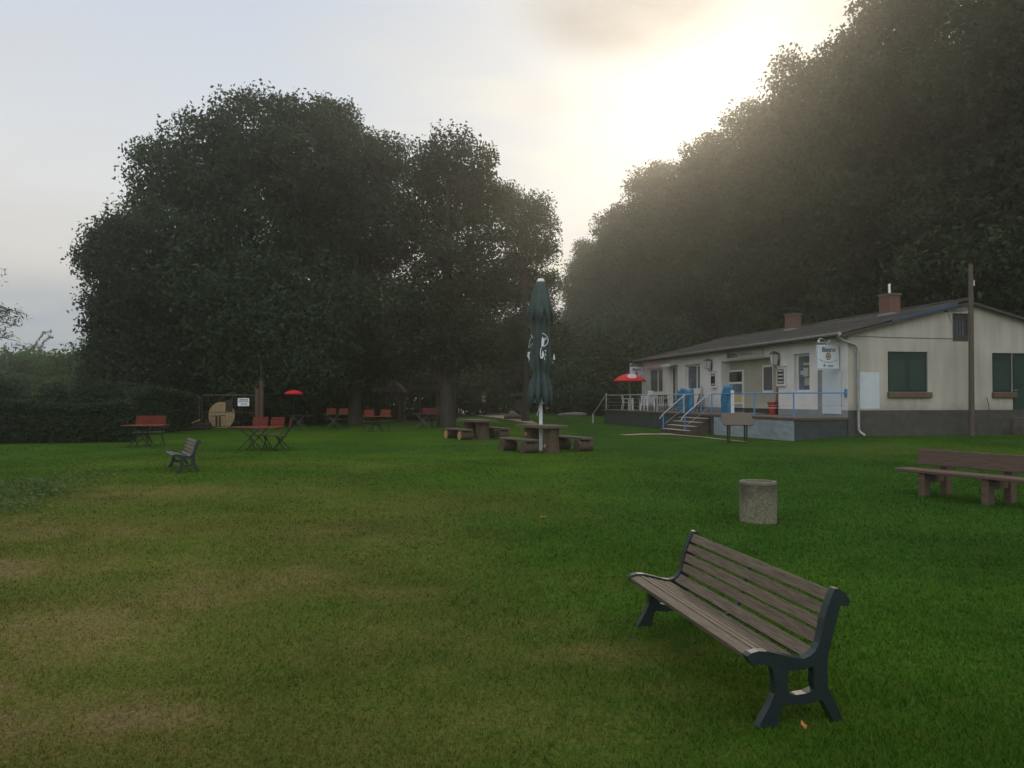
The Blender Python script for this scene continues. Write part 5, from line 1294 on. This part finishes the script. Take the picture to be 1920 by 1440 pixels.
def folded(label,s,t,lean,m,name='folded_chair'):
    o=onter(name,label,'chair',s,t,0,'folded wooden chairs leaning on the front wall'); T=Matrix.Rotation(lean,4,'Y')
    mb=MB()
    for y in (-.2,.2): mb.box(-.02,.02,y-.02,y+.02,0,.95,T)
    mb.build('frame',m,o); mb=MB()
    for i in range(6): mb.box(-.035,-.021,-.18,.18,.15+i*.13,.24+i*.13,T)
    mb.build('slats',m,o)
folded('folded brown wooden chair leaning left of the broad blue bundle',-.34,tF(1266,-.34),R(16),M['brownwood'])
folded('folded wooden chair leaning right of the broad blue bundle',-.36,tF(1306,-.36),R(16),M['postwood'])
o=onter('furled_parasol','short furled beige parasol standing at the wall right of the broad blue bundle','parasol',-.35,tF(1316,-.35))
mb=MB(); mb.lathe([(.02,1.25),(.05,1.15),(.09,.6),(.07,.30),(.02,.28)],14,fn=lambda r,z,th:r*(1+.18*math.cos(6*th))); mb.build('canopy',M['beige'],o,smooth=True)
mb=MB(); mb.tube([(0,0,0),(0,0,1.3)],.016,6); mb.build('pole',M['polewood'],o)
mb=MB(); mb.lathe([(0,0),(.2,0),(.2,.06),(.03,.08)],16); mb.build('foot',M['stone'],o)
red_parasol('open red parasol with white oval mark on the far end of the terrace',ploc(-1.35,18.2),.94,2.10,.40,True)
# wooden table tipped up against the terrace
def tipped():
    c=P(1382,786,27.6); o=thing('garden_table','brown rounded table tipped towards the lawn before the blue grey terrace wall','table',gpt(c.x,c.y),R(-6)); h=c.z-o.location.z
    T=Matrix.Translation((0,0,h))@Matrix.Rotation(R(38),4,'X')
    out=[]; L=.54; W=.34; rc=.10
    for cx,cy,a0 in ((L-rc,W-rc,0),(-L+rc,W-rc,90),(-L+rc,-W+rc,180),(L-rc,-W+rc,270)):
        for k in range(5): a=R(a0+k*22.5); out.append((cx+rc*math.cos(a),cy+rc*math.sin(a)))
    mb=MB(); mb.prism(out,[],lambda a,b,c:T@Vector((a,b,c)),-.02,.02); mb.build('tabletop',M['plankwood'],o,bevel=.008)
    for x in (-.3,.3):
        mb=MB(); mb.tube([(x,-.2,-.05),(x,-.2,h-.18)],.03,6); mb.build('leg',M['hutwood'],o)
        mb=MB(); mb.tube([(x,.2,-.05),(x,.2,h+.12)],.03,6); mb.build('leg',M['hutwood'],o)
tipped()
# side door steps, pole, rod
o=thing('door_steps','low stone steps at the green side door','steps',(11.8,27,0),RZ)
mb=MB(); s0=gw['gd'][0]; mb.box(s0-.05,s0+1.2,-.75,-.008,-.2,1.0); mb.build('landing',M['stone'],o,bevel=.02)
mb=MB(); mb.box(s0-.35,s0+1.2,-1.15,-.752,-.2,.78); mb.box(s0-.2,s0+1.2,-1.5,-1.152,-.2,.6); mb.build('step',M['stone'],o,bevel=.02)
pz=27.35; p=at(1822,pz); o=thing('utility_pole','weathered timber pole standing before the gable of the bungalow','pole',p)
top=P(1822,495,pz).z-p.z
mb=MB(); mb.tube([(-.02,0,-.2),(0,0,top*.5),(.01,0,top)],[.098,.088,.075],12); mb.build('shaft',M['polewood'],o,smooth=True)
mb=MB(); mb.tube([(.11,-.02,top-.78),(.11,-.02,top-.58)],.022,8); mb.box(.06,.12,-.01,.01,top-.70,top-.66); mb.build('insulator',M['white'],o)
mb=MB(); a=BUN.location; mb.tube([(sG(1846),-.10,zG(1846,744)),(sG(1849.5),-.10,zG(1849.5,760)),(sG(1851),-.14,zG(1851,804))],.014,6); o=mb.build('thin_rod',M['polewood']); o.location=(11.8,27,0); o.rotation_euler=(0,0,RZ); tag(o,'thin bent rod leaning on the gable plinth, right of the timber pole','rod')

# fallen leaves
for px,py,rz,l in [(1018,973,.4,'orange fallen leaf on the grass left of the concrete bin'),(1507,1371,1.5,'orange fallen leaf on the grass at the right feet of the near bench'),(1438,1331,.2,'tiny yellow fallen leaf at the front foot of the near bench')]:
    g=G(px,py); mb=MB(); s=.05 if py<1300 else .035
    if 'tiny' in l: s=.012
    mb.add([(-s,0,.0),(-s*.2,s*.42,.012),(s*.5,s*.3,.008),(s,0,.018),(s*.5,-s*.3,.004),(-s*.2,-s*.42,.010),(0,0,.0)],[(0,6,1),(1,6,2),(2,6,3),(3,6,4),(4,6,5),(5,6,0)])
    o=mb.build('fallen_leaf',M['dryleaf']); o.location=g+Vector((0,0,.025)); o.rotation_euler=(0,0,rz); tag(o,l,'leaf')

# ------------------------------------------------------------------ haze: the damp evening air
HZ=0.0017
mb=MB(); mb.box(-240,240,-45,340,-1.2,38)
hz=mb.build('haze',[],None); 
m=bpy.data.materials.new('evening_air'); t=nt(m); N=t.nodes; L=t.links
out=N.new('ShaderNodeOutputMaterial'); v=N.new('ShaderNodeVolumePrincipled'); v.inputs['Color'].default_value=(.97,.93,.84,1); v.inputs['Density'].default_value=HZ; v.inputs['Anisotropy'].default_value=.83
L.new(v.outputs[0],out.inputs['Volume']); hz.data.materials.append(m); kind(hz,'stuff'); hz['label']='thin evening haze in the air over the lawn'

# ------------------------------------------------------------------ sky and sun
SUN_AZ=math.atan((1375-960)/F); SUN_EL=R(22)
sd=Vector((math.sin(SUN_AZ)*math.cos(SUN_EL),math.cos(SUN_AZ)*math.cos(SUN_EL),math.sin(SUN_EL)))
w=bpy.data.worlds.new('World'); SC.world=w; w.use_nodes=True; t=w.node_tree; N=t.nodes; L=t.links; N.clear()
wo=N.new('ShaderNodeOutputWorld'); bg=N.new('ShaderNodeBackground'); L.new(bg.outputs[0],wo.inputs[0])
tc=N.new('ShaderNodeTexCoord'); sep=N.new('ShaderNodeSeparateXYZ'); L.new(tc.outputs['Generated'],sep.inputs[0])
sky=N.new('ShaderNodeTexSky'); sky.sky_type='NISHITA'; sky.sun_disc=False; sky.sun_elevation=SUN_EL; sky.sun_rotation=SUN_AZ
def mathn(op,a,b=None,c=None,clamp=False):
    n=N.new('ShaderNodeMath'); n.operation=op; n.use_clamp=clamp
    for i,x in enumerate((a,b,c)):
        if x is None: continue
        if isinstance(x,(int,float)): n.inputs[i].default_value=x
        else: L.new(x,n.inputs[i])
    return n.outputs[0]
def mixc(fac,a,b,blend='MIX'):
    n=N.new('ShaderNodeMix'); n.data_type='RGBA'; n.blend_type=blend
    if isinstance(fac,(int,float)): n.inputs[0].default_value=fac
    else: L.new(fac,n.inputs[0])
    for s,x in ((6,a),(7,b)):
        if isinstance(x,tuple): n.inputs[s].default_value=(*x,1)
        else: L.new(x,n.inputs[s])
    return n.outputs[2]
# thin overcast veil, in units of the final radiance divided by the background strength .1
ST=.1
rp=N.new('ShaderNodeValToRGB'); cr=rp.color_ramp
L.new(sep.outputs['Z'],rp.inputs[0])
cr.elements[0].position=0.0; cr.elements[0].color=(.30,.37,.47,1)
cr.elements[1].position=1.0; cr.elements[1].color=(1.0,1.05,1.15,1)
for p_,c_ in ((.085,(.29,.38,.51)),(.115,(.46,.50,.54)),(.15,(.76,.735,.695)),(.24,(.80,.81,.82)),(.45,(.60,.68,.80))):
    e=cr.elements.new(p_); e.color=(*c_,1)
dot=N.new('ShaderNodeVectorMath'); dot.operation='DOT_PRODUCT'; L.new(tc.outputs['Generated'],dot.inputs[0]); dot.inputs[1].default_value=sd
def glow(lo,p):
    mr=N.new('ShaderNodeMapRange'); mr.inputs['From Min'].default_value=lo; mr.inputs['From Max'].default_value=1.0; L.new(dot.outputs['Value'],mr.inputs[0])
    return mathn('POWER',mr.outputs[0],p)
gl=glow(.85,1.5); lp=glow(.965,1.3)
# clouds: noise on a flat cloud deck
dv=N.new('ShaderNodeVectorMath'); dv.operation='DIVIDE'; L.new(tc.outputs['Generated'],dv.inputs[0])
cz=N.new('ShaderNodeCombineXYZ'); zz=mathn('MAXIMUM',mathn('ADD',sep.outputs['Z'],.12),.05)
for i in range(3): L.new(zz,cz.inputs[i])
L.new(cz.outputs[0],dv.inputs[1])
def noise(scale,loc,msc,lo,hi,det=6):
    cn=N.new('ShaderNodeTexNoise'); cn.inputs['Scale'].default_value=scale; cn.inputs['Detail'].default_value=det; cn.inputs['Roughness'].default_value=.5
    mpp=N.new('ShaderNodeMapping'); mpp.inputs['Location'].default_value=loc; mpp.inputs['Scale'].default_value=msc; L.new(dv.outputs[0],mpp.inputs[0]); L.new(mpp.outputs[0],cn.inputs['Vector'])
    cm=N.new('ShaderNodeMapRange'); cm.interpolation_type='SMOOTHSTEP'; cm.inputs['From Min'].default_value=lo; cm.inputs['From Max'].default_value=hi; L.new(cn.outputs['Fac'],cm.inputs[0]); return cm.outputs[0]
c1=noise(1.3,(3.1,1.6,0),(.8,1.25,1),.40,.68); c2=noise(2.6,(9.2,4.4,0),(.7,1.6,1),.42,.66); c3=noise(1.1,(1.2,7.7,0),(.35,2.4,1),.36,.60)
veil=mixc(mathn('MULTIPLY',c1,.35),rp.outputs[0],(.70,.68,.66))
low=mathn('MULTIPLY_ADD',sep.outputs['Z'],-7.0,1.15,True)          # streaks only low over the horizon
veil=mixc(mathn('MULTIPLY',mathn('MULTIPLY',c3,low),.55),veil,(.60,.60,.59))
warm=mixc(c2,(.80,.78,.75),(.93,.87,.71))
col=mixc(mathn('MINIMUM',mathn('MULTIPLY',gl,.9),.85),veil,warm)
def bank(px,py,w,amp,noi,colr,base):
    u,z=ray(px,py); dr=Vector((u,1,z)).normalized()
    q=N.new('ShaderNodeVectorMath'); q.operation='SUBTRACT'; L.new(tc.outputs['Generated'],q.inputs[0]); q.inputs[1].default_value=dr
    q2=N.new('ShaderNodeVectorMath'); q2.operation='DIVIDE'; L.new(q.outputs[0],q2.inputs[0]); q2.inputs[1].default_value=w
    ln=N.new('ShaderNodeVectorMath'); ln.operation='LENGTH'; L.new(q2.outputs[0],ln.inputs[0])
    m=N.new('ShaderNodeMapRange'); m.interpolation_type='SMOOTHSTEP'; m.inputs['From Min'].default_value=1.0; m.inputs['From Max'].default_value=.2; L.new(ln.outputs['Value'],m.inputs[0])
    return mixc(mathn('MULTIPLY',mathn('MULTIPLY',m.outputs[0],noi),amp),base,colr)
core=mixc(1.0,col,mixc(lp,(0.0,0.0,0.0),(.05,.045,.03)),'ADD')
core=bank(1200,-10,(.18,.3,.09),1.3,mathn('MULTIPLY_ADD',c1,.7,.5),(.50,.46,.42),core)
core=bank(1420,120,(.16,.3,.05),.6,mathn('MULTIPLY_ADD',c2,.9,.1),(.74,.68,.56),core)
core=bank(1560,60,(.12,.3,.06),.8,mathn('MULTIPLY_ADD',c2,.7,.3),(.66,.62,.56),core)
core=bank(1025,200,(.05,.3,.05),.55,c2,(.72,.70,.70),core)
# unseen sky behind the viewer, brightened to light surfaces facing the camera
up=mathn('MULTIPLY_ADD',sep.outputs['Z'],2.6,-.15,True)
bk=mathn('MULTIPLY_ADD',mathn('MULTIPLY',mathn('MULTIPLY_ADD',sep.outputs['Y'],-1.0,.25,True),up),.95,.92)
front=mathn('MULTIPLY_ADD',sep.outputs['Y'],3.0,.3,True); bk=mathn('MAXIMUM',bk,front)
bc=N.new('ShaderNodeCombineXYZ')
for i in range(3): L.new(bk,bc.inputs[i])
core=mixc(1.0,core,bc.outputs[0],'MULTIPLY')
sc10=mixc(1.0,core,(1/ST,1/ST,1/ST),'MULTIPLY'); sc10.node.clamp_result=False
fin=mixc(.965,sky.outputs[0],sc10)
L.new(fin,bg.inputs['Color']); bg.inputs['Strength'].default_value=ST
sl=bpy.data.lights.new('sun','SUN'); sl.energy=1.1; sl.angle=R(10); sl.color=(1,.86,.66)
so=bpy.data.objects.new('sun',sl); COL.objects.link(so); so.rotation_euler=sd.to_track_quat('Z','Y').to_euler()

# ------------------------------------------------------------------ camera and render settings
cam=bpy.data.cameras.new('camera'); co=bpy.data.objects.new('camera',cam); COL.objects.link(co); SC.camera=co
cam.sensor_width=36; cam.lens=36*F/1920; cam.clip_end=900; cam.clip_start=.05
co.location=(0,0,EYE); co.rotation_euler=(R(90)+PITCH,0,0)
SC.view_settings.view_transform='Standard'; SC.view_settings.look='None'; SC.view_settings.exposure=0; SC.view_settings.gamma=1
SC.cycles.use_denoising=True
try: SC.cycles.denoiser='OPENIMAGEDENOISE'
except Exception: pass
SC.cycles.max_bounces=6; SC.cycles.volume_bounces=1; SC.cycles.transparent_max_bounces=4
SC.cycles.sample_clamp_indirect=3.0
